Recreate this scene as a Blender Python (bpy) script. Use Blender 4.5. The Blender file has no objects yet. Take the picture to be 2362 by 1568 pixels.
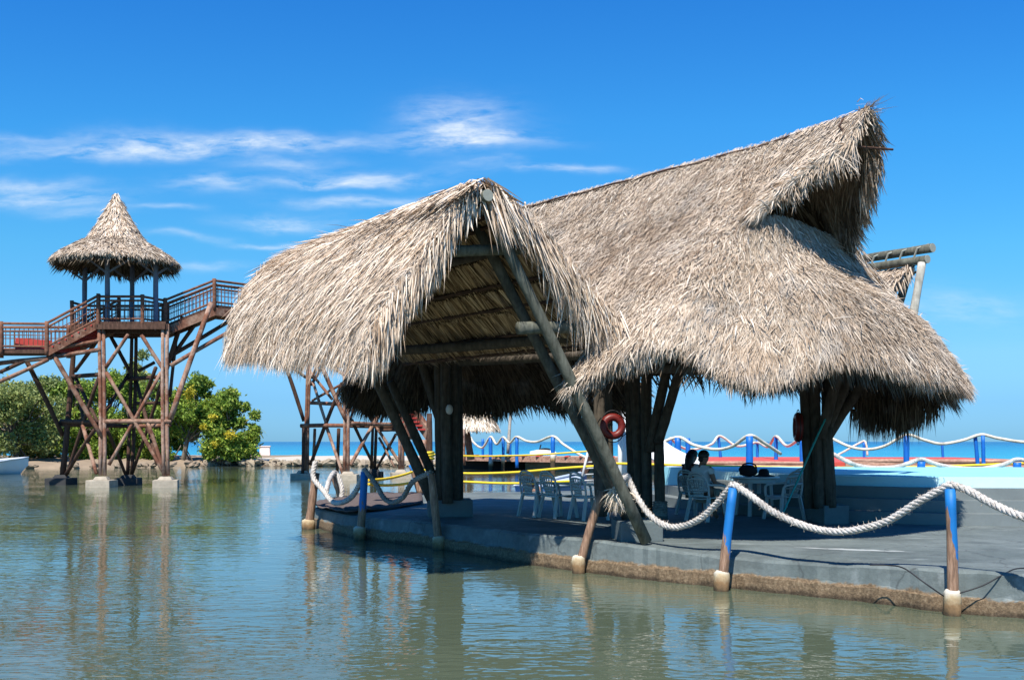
import bpy, bmesh, math, random
import numpy as np
from mathutils import Vector, Matrix
R = math.radians
rnd = random.Random(7)
scene = bpy.context.scene
COL = scene.collection

# ------------------------------------------------------------------ camera
EYE = 1.9            # eye height over the water
FPX, U0, V0 = 2400.0, 1180.5, 1018.0     # survey scale used to measure the photograph (2361 wide)
cam_d = bpy.data.cameras.new("camera")
cam = bpy.data.objects.new("camera", cam_d)
COL.objects.link(cam)
cam.location = (0, 0, EYE)
cam.rotation_euler = (R(90), 0, 0)
cam_d.sensor_width = 36.0
cam_d.lens = FPX / 2361.0 * 36.0
cam_d.shift_y = 234.0 / 2361.0
cam_d.clip_start = 0.1
cam_d.clip_end = 20000
scene.camera = cam

# ------------------------------------------------------------------ light
SUN_DIR = Vector((-0.20, -0.66, 1.0)).normalized()
EL = math.asin(SUN_DIR.z)
sun_d = bpy.data.lights.new("sun", 'SUN')
sun_d.energy = 4.8
sun_d.angle = R(0.5)
sun_d.color = (1.0, 0.95, 0.87)
sun = bpy.data.objects.new("sun", sun_d)
COL.objects.link(sun)
sun.rotation_euler = SUN_DIR.to_track_quat('Z', 'Y').to_euler()
sun.location = (-30, -60, 120)
scene.view_settings.view_transform = 'Standard'
scene.view_settings.look = 'None'
scene.view_settings.exposure = 0.74
scene.view_settings.gamma = 1.0
scene.cycles.max_bounces = 8
scene.cycles.diffuse_bounces = 4
scene.cycles.glossy_bounces = 4

world = bpy.data.worlds.new("World")
scene.world = world
world.use_nodes = True


class NT:
    """small node-tree writer"""
    def __init__(self, tree):
        self.t = tree

    def n(self, kind, **kw):
        nd = self.t.nodes.new(kind)
        for k, v in kw.items():
            if k.startswith('i_'):
                nd.inputs[k[2:].replace('_', ' ')].default_value = v
            else:
                setattr(nd, k, v)
        return nd

    def l(self, a, b):
        self.t.links.new(a, b)

    def val(self, x, sock):
        if isinstance(x, (int, float)):
            sock.default_value = x
        else:
            self.l(x, sock)

    def m(self, op, a, b=0.0, c=None, clamp=False):
        nd = self.t.nodes.new('ShaderNodeMath')
        nd.operation = op
        nd.use_clamp = clamp
        self.val(a, nd.inputs[0])
        self.val(b, nd.inputs[1])
        if c is not None:
            self.val(c, nd.inputs[2])
        return nd.outputs[0]

    def mix(self, f, a, b, mode='MIX'):
        nd = self.t.nodes.new('ShaderNodeMix')
        nd.data_type = 'RGBA'
        nd.blend_type = mode
        self.val(f, nd.inputs[0])
        for s, x in ((nd.inputs[6], a), (nd.inputs[7], b)):
            if isinstance(x, (tuple, list)):
                s.default_value = (x[0], x[1], x[2], 1)
            else:
                self.l(x, s)
        return nd.outputs[2]

    def ramp(self, f, stops, interp='LINEAR'):
        nd = self.t.nodes.new('ShaderNodeValToRGB')
        cr = nd.color_ramp
        cr.interpolation = interp
        while len(cr.elements) < len(stops):
            cr.elements.new(0.5)
        for e, (p, c) in zip(cr.elements, stops):
            e.position = p
            e.color = (c, c, c, 1) if isinstance(c, (int, float)) else (c[0], c[1], c[2], 1)
        self.l(f, nd.inputs[0])
        return nd.outputs[0]

    def noise(self, vec, scale, detail=3, rough=0.55, out=0, dist=0.0):
        nd = self.t.nodes.new('ShaderNodeTexNoise')
        nd.inputs['Scale'].default_value = scale
        nd.inputs['Detail'].default_value = detail
        nd.inputs['Roughness'].default_value = rough
        nd.inputs['Distortion'].default_value = dist
        if vec is not None:
            self.l(vec, nd.inputs['Vector'])
        return nd.outputs[out]

    def mapping(self, vec, scale=(1, 1, 1), loc=(0, 0, 0), rot=(0, 0, 0)):
        nd = self.t.nodes.new('ShaderNodeMapping')
        nd.inputs['Scale'].default_value = scale
        nd.inputs['Location'].default_value = loc
        nd.inputs['Rotation'].default_value = rot
        self.l(vec, nd.inputs['Vector'])
        return nd.outputs[0]


def build_world():
    w = NT(world.node_tree)
    world.node_tree.nodes.clear()
    out = w.n('ShaderNodeOutputWorld')
    bg = w.n('ShaderNodeBackground')
    bg.inputs['Strength'].default_value = 0.088
    sky = w.n('ShaderNodeTexSky')
    sky.sky_type = 'NISHITA'
    sky.sun_disc = False
    sky.sun_elevation = EL
    sky.sun_rotation = math.atan2(SUN_DIR.x, SUN_DIR.y) % (2 * math.pi)
    sky.altitude = 0
    sky.air_density = 1.0
    sky.dust_density = 0.1
    sky.ozone_density = 3.0
    hs = w.n('ShaderNodeHueSaturation')
    hs.inputs['Saturation'].default_value = 1.22
    hs.inputs['Value'].default_value = 1.0
    w.l(sky.outputs[0], hs.inputs['Color'])
    tc = w.n('ShaderNodeTexCoord')
    sep = w.n('ShaderNodeSeparateXYZ')
    w.l(tc.outputs['Generated'], sep.inputs[0])
    X, Y, Z = sep.outputs
    ys = w.m('MAXIMUM', Y, 0.05)
    a = w.m('DIVIDE', X, ys)
    b = w.m('DIVIDE', Z, ys)
    comb = w.n('ShaderNodeCombineXYZ')
    w.l(a, comb.inputs[0])
    w.l(b, comb.inputs[1])
    v = comb.outputs[0]
    # slow warp so that wisps do not keep clean outlines
    wn = w.n('ShaderNodeTexNoise')
    wn.inputs['Scale'].default_value = 9.0
    wn.inputs['Detail'].default_value = 4
    w.l(w.mapping(v, (1, 1.7, 1)), wn.inputs['Vector'])
    wsub = w.n('ShaderNodeVectorMath', operation='SUBTRACT')
    w.l(wn.outputs['Color'], wsub.inputs[0])
    wsub.inputs[1].default_value = (0.5, 0.5, 0.5)
    wsc = w.n('ShaderNodeVectorMath', operation='MULTIPLY')
    w.l(wsub.outputs[0], wsc.inputs[0])
    wsc.inputs[1].default_value = (0.10, 0.035, 0)
    wad = w.n('ShaderNodeVectorMath', operation='ADD')
    w.l(v, wad.inputs[0])
    w.l(wsc.outputs[0], wad.inputs[1])
    sp2 = w.n('ShaderNodeSeparateXYZ')
    w.l(wad.outputs[0], sp2.inputs[0])
    wa, wb = sp2.outputs[0], sp2.outputs[1]
    blobs = [(1055, 292, 110, 44, .85), (1040, 330, 170, 14, .55), (930, 305, 90, 10, .3), (1150, 315, 90, 14, .4), (250, 348, 230, 15, .8), (420, 325, 190, 20, .75), (640, 330, 140, 16, .75), (660, 375, 110, 13, .4),
             (60, 418, 110, 15, .6), (130, 452, 120, 18, .7), (210, 490, 70, 10, .45), (490, 422, 90, 18, .65), (850, 408, 150, 15, .7), (760, 420, 140, 8, .5), (850, 462, 150, 13, .6),
             (650, 505, 110, 15, .6), (1290, 397, 130, 9, .6), (600, 556, 70, 6, .55), (480, 606, 80, 9, .4), (30, 318, 100, 10, .3),
             (1120, 378, 70, 10, .3), (2200, 705, 170, 34, .28), (380, 478, 70, 6, .35), (420, 548, 90, 8, .3)]
    acc = None
    for (u, vv, ru, rv, amp) in blobs:
        dx = w.m('MULTIPLY', w.m('SUBTRACT', wa, (u - U0) / FPX), FPX / ru)
        dy = w.m('MULTIPLY', w.m('SUBTRACT', wb, (V0 - vv) / FPX), FPX / rv)
        r2 = w.m('ADD', w.m('MULTIPLY', dx, dx), w.m('MULTIPLY', dy, dy))
        g = w.m('MULTIPLY', w.m('EXPONENT', w.m('MULTIPLY', r2, -0.9)), amp)
        acc = g if acc is None else w.m('ADD', acc, g)
    acc = w.m('MINIMUM', acc, 1.15)
    fib = w.noise(w.mapping(wad.outputs[0], (5, 22, 1), rot=(0, 0, 0.06)), 3.0, 7, 0.62)
    fib2 = w.noise(w.mapping(v, (16, 70, 1), rot=(0, 0, -0.05)), 2.0, 5, 0.6)
    fb = w.m('ADD', w.m('MULTIPLY', fib, 0.7), w.m('MULTIPLY', fib2, 0.3))
    fb = w.ramp(fb, [(0.38, 0.0), (0.62, 1.0)])
    dens = w.m('MULTIPLY', acc, w.m('ADD', w.m('MULTIPLY', fb, 0.93), 0.07))
    front = w.m('GREATER_THAN', Y, 0.1)
    dens = w.m('MULTIPLY', dens, front)
    dens = w.m('MULTIPLY', dens, 0.86, clamp=True)
    # horizon haze is paler and the zenith deeper than the clear-air model
    zen = w.m('MULTIPLY', b, 2.3, clamp=True)
    tint = w.ramp(zen, [(0.0, (0.185, 0.45, 1.02)), (0.09, (0.25, 0.51, .95)), (0.2, (0.41, 0.68, .92)), (0.44, (0.40, 0.90, 1.05)), (0.7, (.34, .98, 1.24)), (1.0, (0.26, 0.88, 1.30))])
    skyc = w.mix(1.0, hs.outputs[0], tint, 'MULTIPLY')
    cl = w.mix(dens, skyc, (6.6, 7.1, 7.4))
    w.l(cl, bg.inputs['Color'])
    w.l(bg.outputs[0], out.inputs['Surface'])


build_world()

# ------------------------------------------------------------------ survey helpers


def P(u, v, Y):
    """point at distance Y that was measured at (u, v) in the photograph"""
    return Vector(((u - U0) / FPX * Y, Y, EYE + (V0 - v) / FPX * Y))


def G(u, v, z):
    """point of the horizontal plane z"""
    Y = (EYE - z) * FPX / (v - V0)
    return Vector(((u - U0) / FPX * Y, Y, z))


# ------------------------------------------------------------------ object helpers


def tag(o, label=None, cat=None, group=None, kind=None):
    if label:
        o['label'] = label
    if cat:
        o['category'] = cat
    if group:
        o['group'] = group
    if kind:
        o['kind'] = kind
    return o


def thing(name, loc, label, cat, group=None):
    o = bpy.data.objects.new(name, None)
    COL.objects.link(o)
    o.location = loc
    o.empty_display_size = 0.2
    return tag(o, label, cat, group)


def copy_tree(o, parent=None):
    c = o.copy()
    COL.objects.link(c)
    c.parent = parent
    for ch in list(o.children):
        copy_tree(ch, c)
    return c


def world_loc(o):
    p = Vector((0, 0, 0))
    while o:
        p = p + Vector(o.location)
        o = o.parent
    return p


def finish(name, me, mat, parent=None, smooth=False, base=None):
    """vertices are given in world space; parent is an unrotated empty or part"""
    for mm in (mat if isinstance(mat, (list, tuple)) else [mat]):
        me.materials.append(mm)
    o = bpy.data.objects.new(name, me)
    COL.objects.link(o)
    if parent is not None:
        off = world_loc(parent)
        o.parent = parent
    else:
        off = Vector(base) if base is not None else Vector((0, 0, 0))
        o.location = off
    if off.length > 0:
        me.transform(Matrix.Translation(-off))
    if smooth:
        me.polygons.foreach_set('use_smooth', [True] * len(me.polygons))
    me.update()
    return o


class MB:
    def __init__(self):
        self.v = []
        self.f = []

    def add(self, vs, fs):
        k = len(self.v)
        self.v += [tuple(x) for x in vs]
        self.f += [tuple(i + k for i in f) for f in fs]
        return self

    def box(self, c, s, rz=0.0, taper=1.0):
        c = Vector(c)
        hx, hy, hz = s[0] / 2, s[1] / 2, s[2] / 2
        ca, sa = math.cos(rz), math.sin(rz)
        vs = []
        for z, t in ((-hz, 1.0), (hz, taper)):
            for x, y in ((-hx, -hy), (hx, -hy), (hx, hy), (-hx, hy)):
                x *= t
                y *= t
                vs.append((c.x + x * ca - y * sa, c.y + x * sa + y * ca, c.z + z))
        return self.add(vs, [(3, 2, 1, 0), (4, 5, 6, 7), (0, 1, 5, 4), (1, 2, 6, 5), (2, 3, 7, 6), (3, 0, 4, 7)])

    def beam(self, a, b, w, h, up=(0, 0, 1)):
        a, b = Vector(a), Vector(b)
        d = (b - a).normalized()
        up = Vector(up)
        s = d.cross(up)
        if s.length < 1e-4:
            s = d.cross(Vector((0, 1, 0)))
        s.normalize()
        t = s.cross(d).normalized()
        vs = []
        for p in (a, b):
            for x, y in ((-1, -1), (1, -1), (1, 1), (-1, 1)):
                vs.append(p + s * (x * w / 2) + t * (y * h / 2))
        return self.add(vs, [(0, 1, 2, 3), (7, 6, 5, 4), (4, 5, 1, 0), (5, 6, 2, 1), (6, 7, 3, 2), (7, 4, 0, 3)])

    def tube(self, path, rad, sides=8, caps=True, wob=0.0, seed=0):
        path = [Vector(p) for p in path]
        n = len(path)
        rads = rad if isinstance(rad, (list, tuple)) else [rad] * n
        rr = random.Random(seed)
        t0 = (path[1] - path[0]).normalized()
        ref = Vector((0, 0, 1)) if abs(t0.z) < 0.9 else Vector((0, 1, 0))
        nx = t0.cross(ref).normalized()
        vs = []
        for i, p in enumerate(path):
            if i == 0:
                t = t0
            elif i == n - 1:
                t = (path[i] - path[i - 1]).normalized()
            else:
                t = (path[i + 1] - path[i - 1]).normalized()
            nx = (nx - t * nx.dot(t))
            if nx.length < 1e-6:
                nx = t.cross(Vector((1, 0, 0)))
            nx.normalize()
            ny = t.cross(nx)
            for k in range(sides):
                a = 2 * math.pi * k / sides
                r = rads[i] * (1 + (rr.uniform(-wob, wob) if wob else 0))
                vs.append(p + nx * (math.cos(a) * r) + ny * (math.sin(a) * r))
        fs = []
        for i in range(n - 1):
            for k in range(sides):
                k2 = (k + 1) % sides
                fs.append((i * sides + k, i * sides + k2, (i + 1) * sides + k2, (i + 1) * sides + k))
        if caps:
            fs.append(tuple(range(sides - 1, -1, -1)))
            fs.append(tuple((n - 1) * sides + k for k in range(sides)))
        return self.add(vs, fs)

    def log(self, a, b, r0, r1=None, seed=0, sides=10, bow=0.0, seg=6):
        """a round pole, slightly crooked and uneven in girth"""
        a, b = Vector(a), Vector(b)
        r1 = r0 if r1 is None else r1
        rr = random.Random(seed * 31 + 5)
        L = (b - a).length
        d = (b - a).normalized()
        ref = Vector((0, 0, 1)) if abs(d.z) < 0.9 else Vector((1, 0, 0))
        s = d.cross(ref).normalized()
        t = s.cross(d)
        ph = rr.uniform(0, 6.28)
        amp = min(bow if bow else 0.006 * L, 0.05)
        pts, rads = [], []
        for i in range(seg + 1):
            f = i / seg
            w = math.sin(math.pi * f) * amp
            pts.append(a.lerp(b, f) + s * (math.cos(ph) * w) + t * (math.sin(ph) * w))
            rads.append((r0 + (r1 - r0) * f) * rr.uniform(0.94, 1.06))
        return self.tube(pts, rads, sides, True, 0.03, seed)

    def lathe(self, prof, c=(0, 0, 0), sides=24, caps=True):
        c = Vector(c)
        vs = []
        for r, z in prof:
            for k in range(sides):
                a = 2 * math.pi * k / sides
                vs.append((c.x + math.cos(a) * r, c.y + math.sin(a) * r, c.z + z))
        fs = []
        for i in range(len(prof) - 1):
            for k in range(sides):
                k2 = (k + 1) % sides
                fs.append((i * sides + k, i * sides + k2, (i + 1) * sides + k2, (i + 1) * sides + k))
        if caps:
            fs.append(tuple(range(sides - 1, -1, -1)))
            fs.append(tuple((len(prof) - 1) * sides + k for k in range(sides)))
        return self.add(vs, fs)

    def ball(self, c, r, seg=12, ring=8, sq=(1, 1, 1), jit=0.0, seed=0):
        rr = random.Random(seed)
        c = Vector(c)
        vs = [c + Vector((0, 0, r * sq[2]))]
        for i in range(1, ring):
            th = math.pi * i / ring
            for k in range(seg):
                ph = 2 * math.pi * k / seg
                q = r * (1 + rr.uniform(-jit, jit))
                vs.append(c + Vector((q * sq[0] * math.sin(th) * math.cos(ph), q * sq[1] * math.sin(th) * math.sin(ph), q * sq[2] * math.cos(th))))
        vs.append(c - Vector((0, 0, r * sq[2])))
        fs = [(0, 1 + k, 1 + (k + 1) % seg) for k in range(seg)]
        for i in range(ring - 2):
            for k in range(seg):
                k2 = (k + 1) % seg
                fs.append((1 + i * seg + k, 1 + (i + 1) * seg + k, 1 + (i + 1) * seg + k2, 1 + i * seg + k2))
        e = len(vs) - 1
        o = 1 + (ring - 2) * seg
        fs += [(e, o + (k + 1) % seg, o + k) for k in range(seg)]
        return self.add(vs, fs)

    def prism(self, poly, z0, z1):
        n = len(poly)
        vs = [(p[0], p[1], z0) for p in poly] + [(p[0], p[1], z1) for p in poly]
        fs = [tuple(range(n - 1, -1, -1)), tuple(range(n, 2 * n))]
        fs += [(i, (i + 1) % n, n + (i + 1) % n, n + i) for i in range(n)]
        return self.add(vs, fs)

    def build(self, name, mat, parent=None, smooth=False, base=None, bevel=0.0):
        me = bpy.data.meshes.new(name)
        me.from_pydata(self.v, [], self.f)
        if bevel or len(self.v) < 4000:
            bm = bmesh.new()
            bm.from_mesh(me)
            bmesh.ops.recalc_face_normals(bm, faces=bm.faces)
            if bevel:
                bmesh.ops.bevel(bm, geom=[e for e in bm.edges if len(e.link_faces) == 2 and e.calc_face_angle(0) > 0.5], offset=bevel, segments=2, affect='EDGES', profile=0.6)
            bm.to_mesh(me)
            bm.free()
        return finish(name, me, mat, parent, smooth, base)


def crom(pts, n):
    """Catmull-Rom through pts (k x 3), n samples evenly spread over the parameter"""
    pts = np.asarray(pts, float)
    k = len(pts)
    ts = np.linspace(0, k - 1, n)
    out = []
    for t in ts:
        i = min(int(t), k - 2)
        f = t - i
        p0 = pts[max(i - 1, 0)] if i > 0 else 2 * pts[0] - pts[1]
        p1, p2 = pts[i], pts[i + 1]
        p3 = pts[i + 2] if i + 2 < k else 2 * pts[-1] - pts[-2]
        out.append(0.5 * ((2 * p1) + (-p0 + p2) * f + (2 * p0 - 5 * p1 + 4 * p2 - p3) * f * f + (-p0 + 3 * p1 - 3 * p2 + p3) * f ** 3))
    return np.array(out)


def grid_from_rows(rows, nu, nv):
    """rows run top to bottom, each a polyline along the eave direction -> (nv, nu, 3)"""
    A = np.array([crom(r, nu) for r in rows])
    B = np.array([crom(A[:, j], nv) for j in range(nu)])
    return B.transpose(1, 0, 2)


def grid_mesh(name, g, mat, parent, off=0.0, nrm=None, closed=False):
    nv, nu = g.shape[:2]
    q = g.copy()
    if off:
        q = q + nrm * off
    fs = []
    for i in range(nv - 1):
        for j in range(nu - (0 if closed else 1)):
            j2 = (j + 1) % nu
            fs.append((i * nu + j, i * nu + j2, (i + 1) * nu + j2, (i + 1) * nu + j))
    me = bpy.data.meshes.new(name)
    me.from_pydata(q.reshape(-1, 3).tolist(), [], fs)
    return finish(name, me, mat, parent, True)


def grid_normals(g, out=(0, 0, 1)):
    du = np.gradient(g, axis=1)
    dv = np.gradient(g, axis=0)
    n = np.cross(du, dv)
    n /= (np.linalg.norm(n, axis=2, keepdims=True) + 1e-9)
    s = np.sign((n * np.asarray(out, float)).sum(axis=2).mean())
    return n * (s if s != 0 else 1)


def mesh_from_np(name, verts, quads, tris, mat, parent=None, base=None):
    me = bpy.data.meshes.new(name)
    nq, nt = len(quads), len(tris)
    me.vertices.add(len(verts))
    me.vertices.foreach_set('co', np.asarray(verts, np.float32).ravel())
    loops = np.concatenate([np.asarray(quads, np.int32).ravel(), np.asarray(tris, np.int32).ravel()]) if nt else np.asarray(quads, np.int32).ravel()
    me.loops.add(len(loops))
    me.loops.foreach_set('vertex_index', loops.astype(np.int32))
    me.polygons.add(nq + nt)
    tot = np.concatenate([np.full(nq, 4), np.full(nt, 3)]).astype(np.int32)
    start = np.concatenate([[0], np.cumsum(tot)[:-1]]).astype(np.int32)
    me.polygons.foreach_set('loop_start', start)
    me.polygons.foreach_set('loop_total', tot)
    me.update(calc_edges=True)
    me.validate()
    return finish(name, me, mat, parent, False, base)


class Blades:
    """collects thatch strands (narrow bent strips) in arrays"""
    def __init__(self, seed):
        self.rng = np.random.default_rng(seed)
        self.V, self.Q, self.T = [], [], []
        self.k = 0
        self.twist = 0.38

    def strands(self, root, d, n, side, L, W, lift_mid, lift_tip, sagz):
        N = len(root)
        L = L[:, None]
        W = W[:, None]
        mid = root + d * L * 0.55 + n * lift_mid[:, None]
        tip = root + d * L + n * lift_tip[:, None]
        mid[:, 2] -= sagz * 0.35
        tip[:, 2] -= sagz
        tw = self.rng.normal(0, self.twist, (N, 1))
        s2 = side + n * tw
        s2 /= np.linalg.norm(s2, axis=1, keepdims=True)
        V = np.stack([root - s2 * W * 0.5, root + s2 * W * 0.5, mid + s2 * W * 0.45, mid - s2 * W * 0.45, tip], axis=1)
        b = self.k + np.arange(N)[:, None] * 5
        self.V.append(V.reshape(-1, 3))
        self.Q.append(b + np.array([[0, 1, 2, 3]]))
        self.T.append(b + np.array([[3, 2, 4]]))
        self.k += N * 5

    def cover(self, g, nrm, count, L=(0.25, 0.5), W=(0.015, 0.03), lift=0.03, jit=0.22, sag=0.0, vmin=0.0, vmax=1.0, thick=0.05, courses=0, slant=0.0):
        nv, nu = g.shape[:2]
        rng = self.rng
        dv_ = np.gradient(g, axis=0)
        du_ = np.gradient(g, axis=1)
        area = np.linalg.norm(np.cross(du_, dv_), axis=2)[:-1, :-1]
        i0 = int(vmin * (nv - 1))
        i1 = max(i0 + 1, int(round(vmax * (nv - 1))))
        a = area[i0:i1].ravel()
        a = a / a.sum()
        idx = rng.choice(len(a), size=count, p=a)
        ii = idx // (nu - 1) + i0
        jj = idx % (nu - 1)
        fi, fj = rng.random(count), rng.random(count)
        if courses:
            vv = (ii + fi) / (nv - 1)
            vv = (np.floor(vv * courses) + rng.beta(1, 4, count) * 0.6) / courses
            vv = np.clip(vv, 0, 0.999) * (nv - 1)
            ii = np.minimum(vv.astype(int), nv - 2)
            fi = vv - ii

        def samp(A):
            return (A[ii, jj] * ((1 - fi) * (1 - fj))[:, None] + A[ii, jj + 1] * ((1 - fi) * fj)[:, None] +
                    A[ii + 1, jj] * (fi * (1 - fj))[:, None] + A[ii + 1, jj + 1] * (fi * fj)[:, None])
        p = samp(g)
        n = samp(nrm)
        d = samp(dv_)
        s = samp(du_)
        d /= np.linalg.norm(d, axis=1, keepdims=True) + 1e-9
        n /= np.linalg.norm(n, axis=1, keepdims=True) + 1e-9
        s = np.cross(n, d)
        ang = rng.normal(slant, jit, count)[:, None]
        # bundles of fronds share a lean
        bx = np.sin(p[:, 0] * 9.1 + p[:, 2] * 7.3) * np.sin(p[:, 1] * 8.3 - p[:, 2] * 5.1)
        ang = ang + (bx * 0.22)[:, None]
        dd = d * np.cos(ang) + s * np.sin(ang)
        ss = np.cross(n, dd)
        Ls = rng.uniform(L[0], L[1], count)
        Ws = rng.uniform(W[0], W[1], count)
        root = p + n * rng.uniform(-0.02, thick, count)[:, None]
        lt = np.abs(rng.normal(0.5, 0.55, count)) * lift
        self.strands(root, dd, n, ss, Ls, Ws, lt * 0.6, lt, rng.uniform(0, 1, count) * sag)

    def fringe(self, edge, out, count, L=(0.2, 0.5), W=(0.012, 0.03), spread=0.10, outw=0.25, clump=0.5, seed=0, depth=0.12, lean=None):
        """strands hanging from an edge polyline (n x 3); out = outward direction per sample or one vector"""
        rng = self.rng
        e = np.asarray(edge, float)
        seg = np.linalg.norm(np.diff(e, axis=0), axis=1)
        cum = np.concatenate([[0], np.cumsum(seg)])
        x = rng.uniform(0, cum[-1], count)
        i = np.clip(np.searchsorted(cum, x) - 1, 0, len(seg) - 1)
        f = ((x - cum[i]) / seg[i])[:, None]
        p = e[i] * (1 - f) + e[i + 1] * f
        tang = (e[i + 1] - e[i]) / seg[i][:, None]
        o = np.asarray(out, float)
        o = np.broadcast_to(o, p.shape) if o.ndim == 1 else o[i]
        ph = rng.uniform(0, 6.28, 4)
        cl = 0.5 + 0.5 * (0.45 * np.sin(x * 2.1 + ph[0]) + 0.35 * np.sin(x * 5.3 + ph[1]) + 0.2 * np.sin(x * 13.0 + ph[2]))
        Ls = rng.uniform(L[0], L[1], count) * (1 - clump + clump * 2 * np.clip(cl, 0.05, 1))
        root = p + np.clip(rng.normal(0, 1, (count, 3)), -1.5, 1.5) * depth * 0.5
        root += -o * rng.uniform(0, depth, count)[:, None]
        dn = np.array([0, 0, -1.0])
        d = dn + o * (outw + 0.16 * np.clip(rng.normal(0, 1, count), -1.8, 1.8))[:, None] + tang * rng.normal(0, spread, count)[:, None]
        if lean is not None:
            d = d + np.asarray(lean)
        d /= np.linalg.norm(d, axis=1, keepdims=True)
        side = tang + 0.6 * rng.normal(0, 1, (count, 1)) * o
        side /= np.linalg.norm(side, axis=1, keepdims=True) + 1e-9
        n = np.cross(side, d)
        self.strands(root, d, n, side, Ls, rng.uniform(W[0], W[1], count), rng.normal(0, 0.01, count), rng.normal(0, 0.025, count), np.zeros(count))

    def build(self, name, mat, parent, base=None):
        return mesh_from_np(name, np.concatenate(self.V), np.concatenate(self.Q), np.concatenate(self.T), mat, parent, base)


# ------------------------------------------------------------------ materials


def new_mat(name, rough=0.8, spec=0.3):
    m = bpy.data.materials.new(name)
    m.use_nodes = True
    t = NT(m.node_tree)
    p = m.node_tree.nodes['Principled BSDF']
    p.inputs['Roughness'].default_value = rough
    p.inputs['Specular IOR Level'].default_value = spec
    return m, t, p


def obj_co(t):
    return t.n('ShaderNodeTexCoord').outputs['Object']


def pos_co(t):
    return t.n('ShaderNodeNewGeometry').outputs['Position']


def bump(t, p, h, strength=0.3, dist=0.02):
    b = t.n('ShaderNodeBump')
    b.inputs['Strength'].default_value = strength
    b.inputs['Distance'].default_value = dist
    t.l(h, b.inputs['Height'])
    t.l(b.outputs[0], p.inputs['Normal'])


def mat_simple(name, col, rough=0.7, var=0.15, scale=4.0, spec=0.3, bumps=0.0):
    m, t, p = new_mat(name, rough, spec)
    n = t.noise(obj_co(t), scale, 5, 0.6)
    c = t.mix(n, tuple(x * (1 - var) for x in col), tuple(min(1, x * (1 + var)) for x in col))
    t.l(c, p.inputs['Base Color'])
    if bumps:
        bump(t, p, t.noise(obj_co(t), scale * 6, 4), bumps, 0.02)
    return m


def mat_strand(name, stops, stain=0.25):
    m, t, p = new_mat(name, 0.85, 0.12)
    g = t.n('ShaderNodeNewGeometry')
    c = t.ramp(g.outputs['Random Per Island'], stops)
    n = t.noise(g.outputs['Position'], 1.1, 4, 0.6)
    n = t.ramp(n, [(0.3, 1.0 - stain), (0.6, 1.06)])
    c = t.mix(1.0, c, n, 'MULTIPLY')
    n2 = t.noise(t.mapping(g.outputs['Position'], (1, 1, 1.6), loc=(3, 7, 1)), 0.7, 6, 0.7)
    c = t.mix(t.ramp(n2, [(0.50, 0.0), (0.66, stain * 2.2)]), c, (.25, .165, .10))
    n4 = t.noise(t.mapping(g.outputs['Position'], (1, 1, 1.3), loc=(13, 2, 5)), 1.3, 5, 0.7)
    c = t.mix(t.ramp(n4, [(0.54, 0.0), (0.70, stain * 1.8)]), c, (.36, .35, .33))
    t.l(c, p.inputs['Base Color'])
    return m


M = {}
M['straw'] = mat_strand('pale_straw', [(0.0, (.19, .12, .07)), (0.12, (.40, .285, .19)), (0.4, (.59, .465, .35)), (0.8, (.70, .58, .455)), (1.0, (.79, .70, .58))], 0.14)
M['grey_straw'] = mat_strand('weathered_straw', [(0.0, (.17, .115, .075)), (0.14, (.36, .275, .20)), (0.5, (.51, .41, .31)), (0.85, (.60, .50, .395)), (1.0, (.70, .61, .50))], 0.24)
M['brown_straw'] = mat_strand('brown_straw', [(0.0, (.08, .045, .022)), (0.4, (.38, .245, .13)), (0.8, (.58, .40, .23)), (1.0, (.70, .52, .32))], 0.2)
M['dark_straw'] = mat_strand('shade_toned_straw', [(0.0, (.03, .022, .015)), (0.5, (.10, .075, .05)), (1.0, (.19, .15, .10))], 0.2)  # shade of inside faces and hanging fringes put into the straw colour
M['white_straw'] = mat_strand('fresh_straw', [(0.0, (.38, .27, .17)), (0.4, (.62, .52, .40)), (1.0, (.85, .77, .64))], 0.1)
M['straw_bed'] = mat_simple('packed_straw', (.34, .25, .17), 0.95, 0.5, 14, 0.05)
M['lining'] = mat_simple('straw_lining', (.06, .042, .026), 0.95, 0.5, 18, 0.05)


def mat_wood(name, c0, c1, streak=(1, 1, 0.08), scale=14, rough=0.85, patch=None):
    m, t, p = new_mat(name, rough, 0.15)
    co = pos_co(t)
    n = t.noise(t.mapping(co, streak), scale, 6, 0.65, dist=0.3)
    c = t.mix(t.ramp(n, [(0.3, 0.0), (0.7, 1.0)]), c0, c1)
    if patch:
        n2 = t.noise(co, 1.6, 5, 0.65)
        c = t.mix(t.ramp(n2, [(0.46, 0.0), (0.58, 1.0)]), c, patch)
    n3 = t.noise(co, 9, 3)
    c = t.mix(1.0, c, t.ramp(n3, [(0.25, 0.65), (0.6, 1.05)]), 'MULTIPLY')
    t.l(c, p.inputs['Base Color'])
    bump(t, p, n, 0.35, 0.02)
    return m


M['log'] = mat_wood('weathered_grey_log', (.060, .060, .044), (.165, .165, .128), (1, 1, .12), 16)
M['log_dark'] = mat_wood('shade_toned_log', (.045, .036, .027), (.115, .095, .072), (1, 1, .10), 16)  # log colour darkened to deepen the shade under the roof
M['log_mid'] = mat_wood('half_shade_grey_log', (.045, .045, .036), (.115, .112, .09), (1, 1, .12), 16)  # grey log with the shadow on the rear pole put into its colour
M['log_pale'] = mat_wood('pale_peeled_log', (.30, .29, .24), (.50, .48, .42), (1, 1, .12), 16)
M['log_end'] = mat_simple('cut_log_end', (.26, .265, .22), 0.85, 0.2, 20)
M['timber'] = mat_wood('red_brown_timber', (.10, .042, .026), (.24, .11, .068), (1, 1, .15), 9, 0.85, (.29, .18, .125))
M['timber_pale'] = mat_wood('sun_bleached_timber', (.22, .105, .065), (.47, .34, .26), (1, 1, .12), 9, 0.85, (.20, .085, .05))
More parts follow.
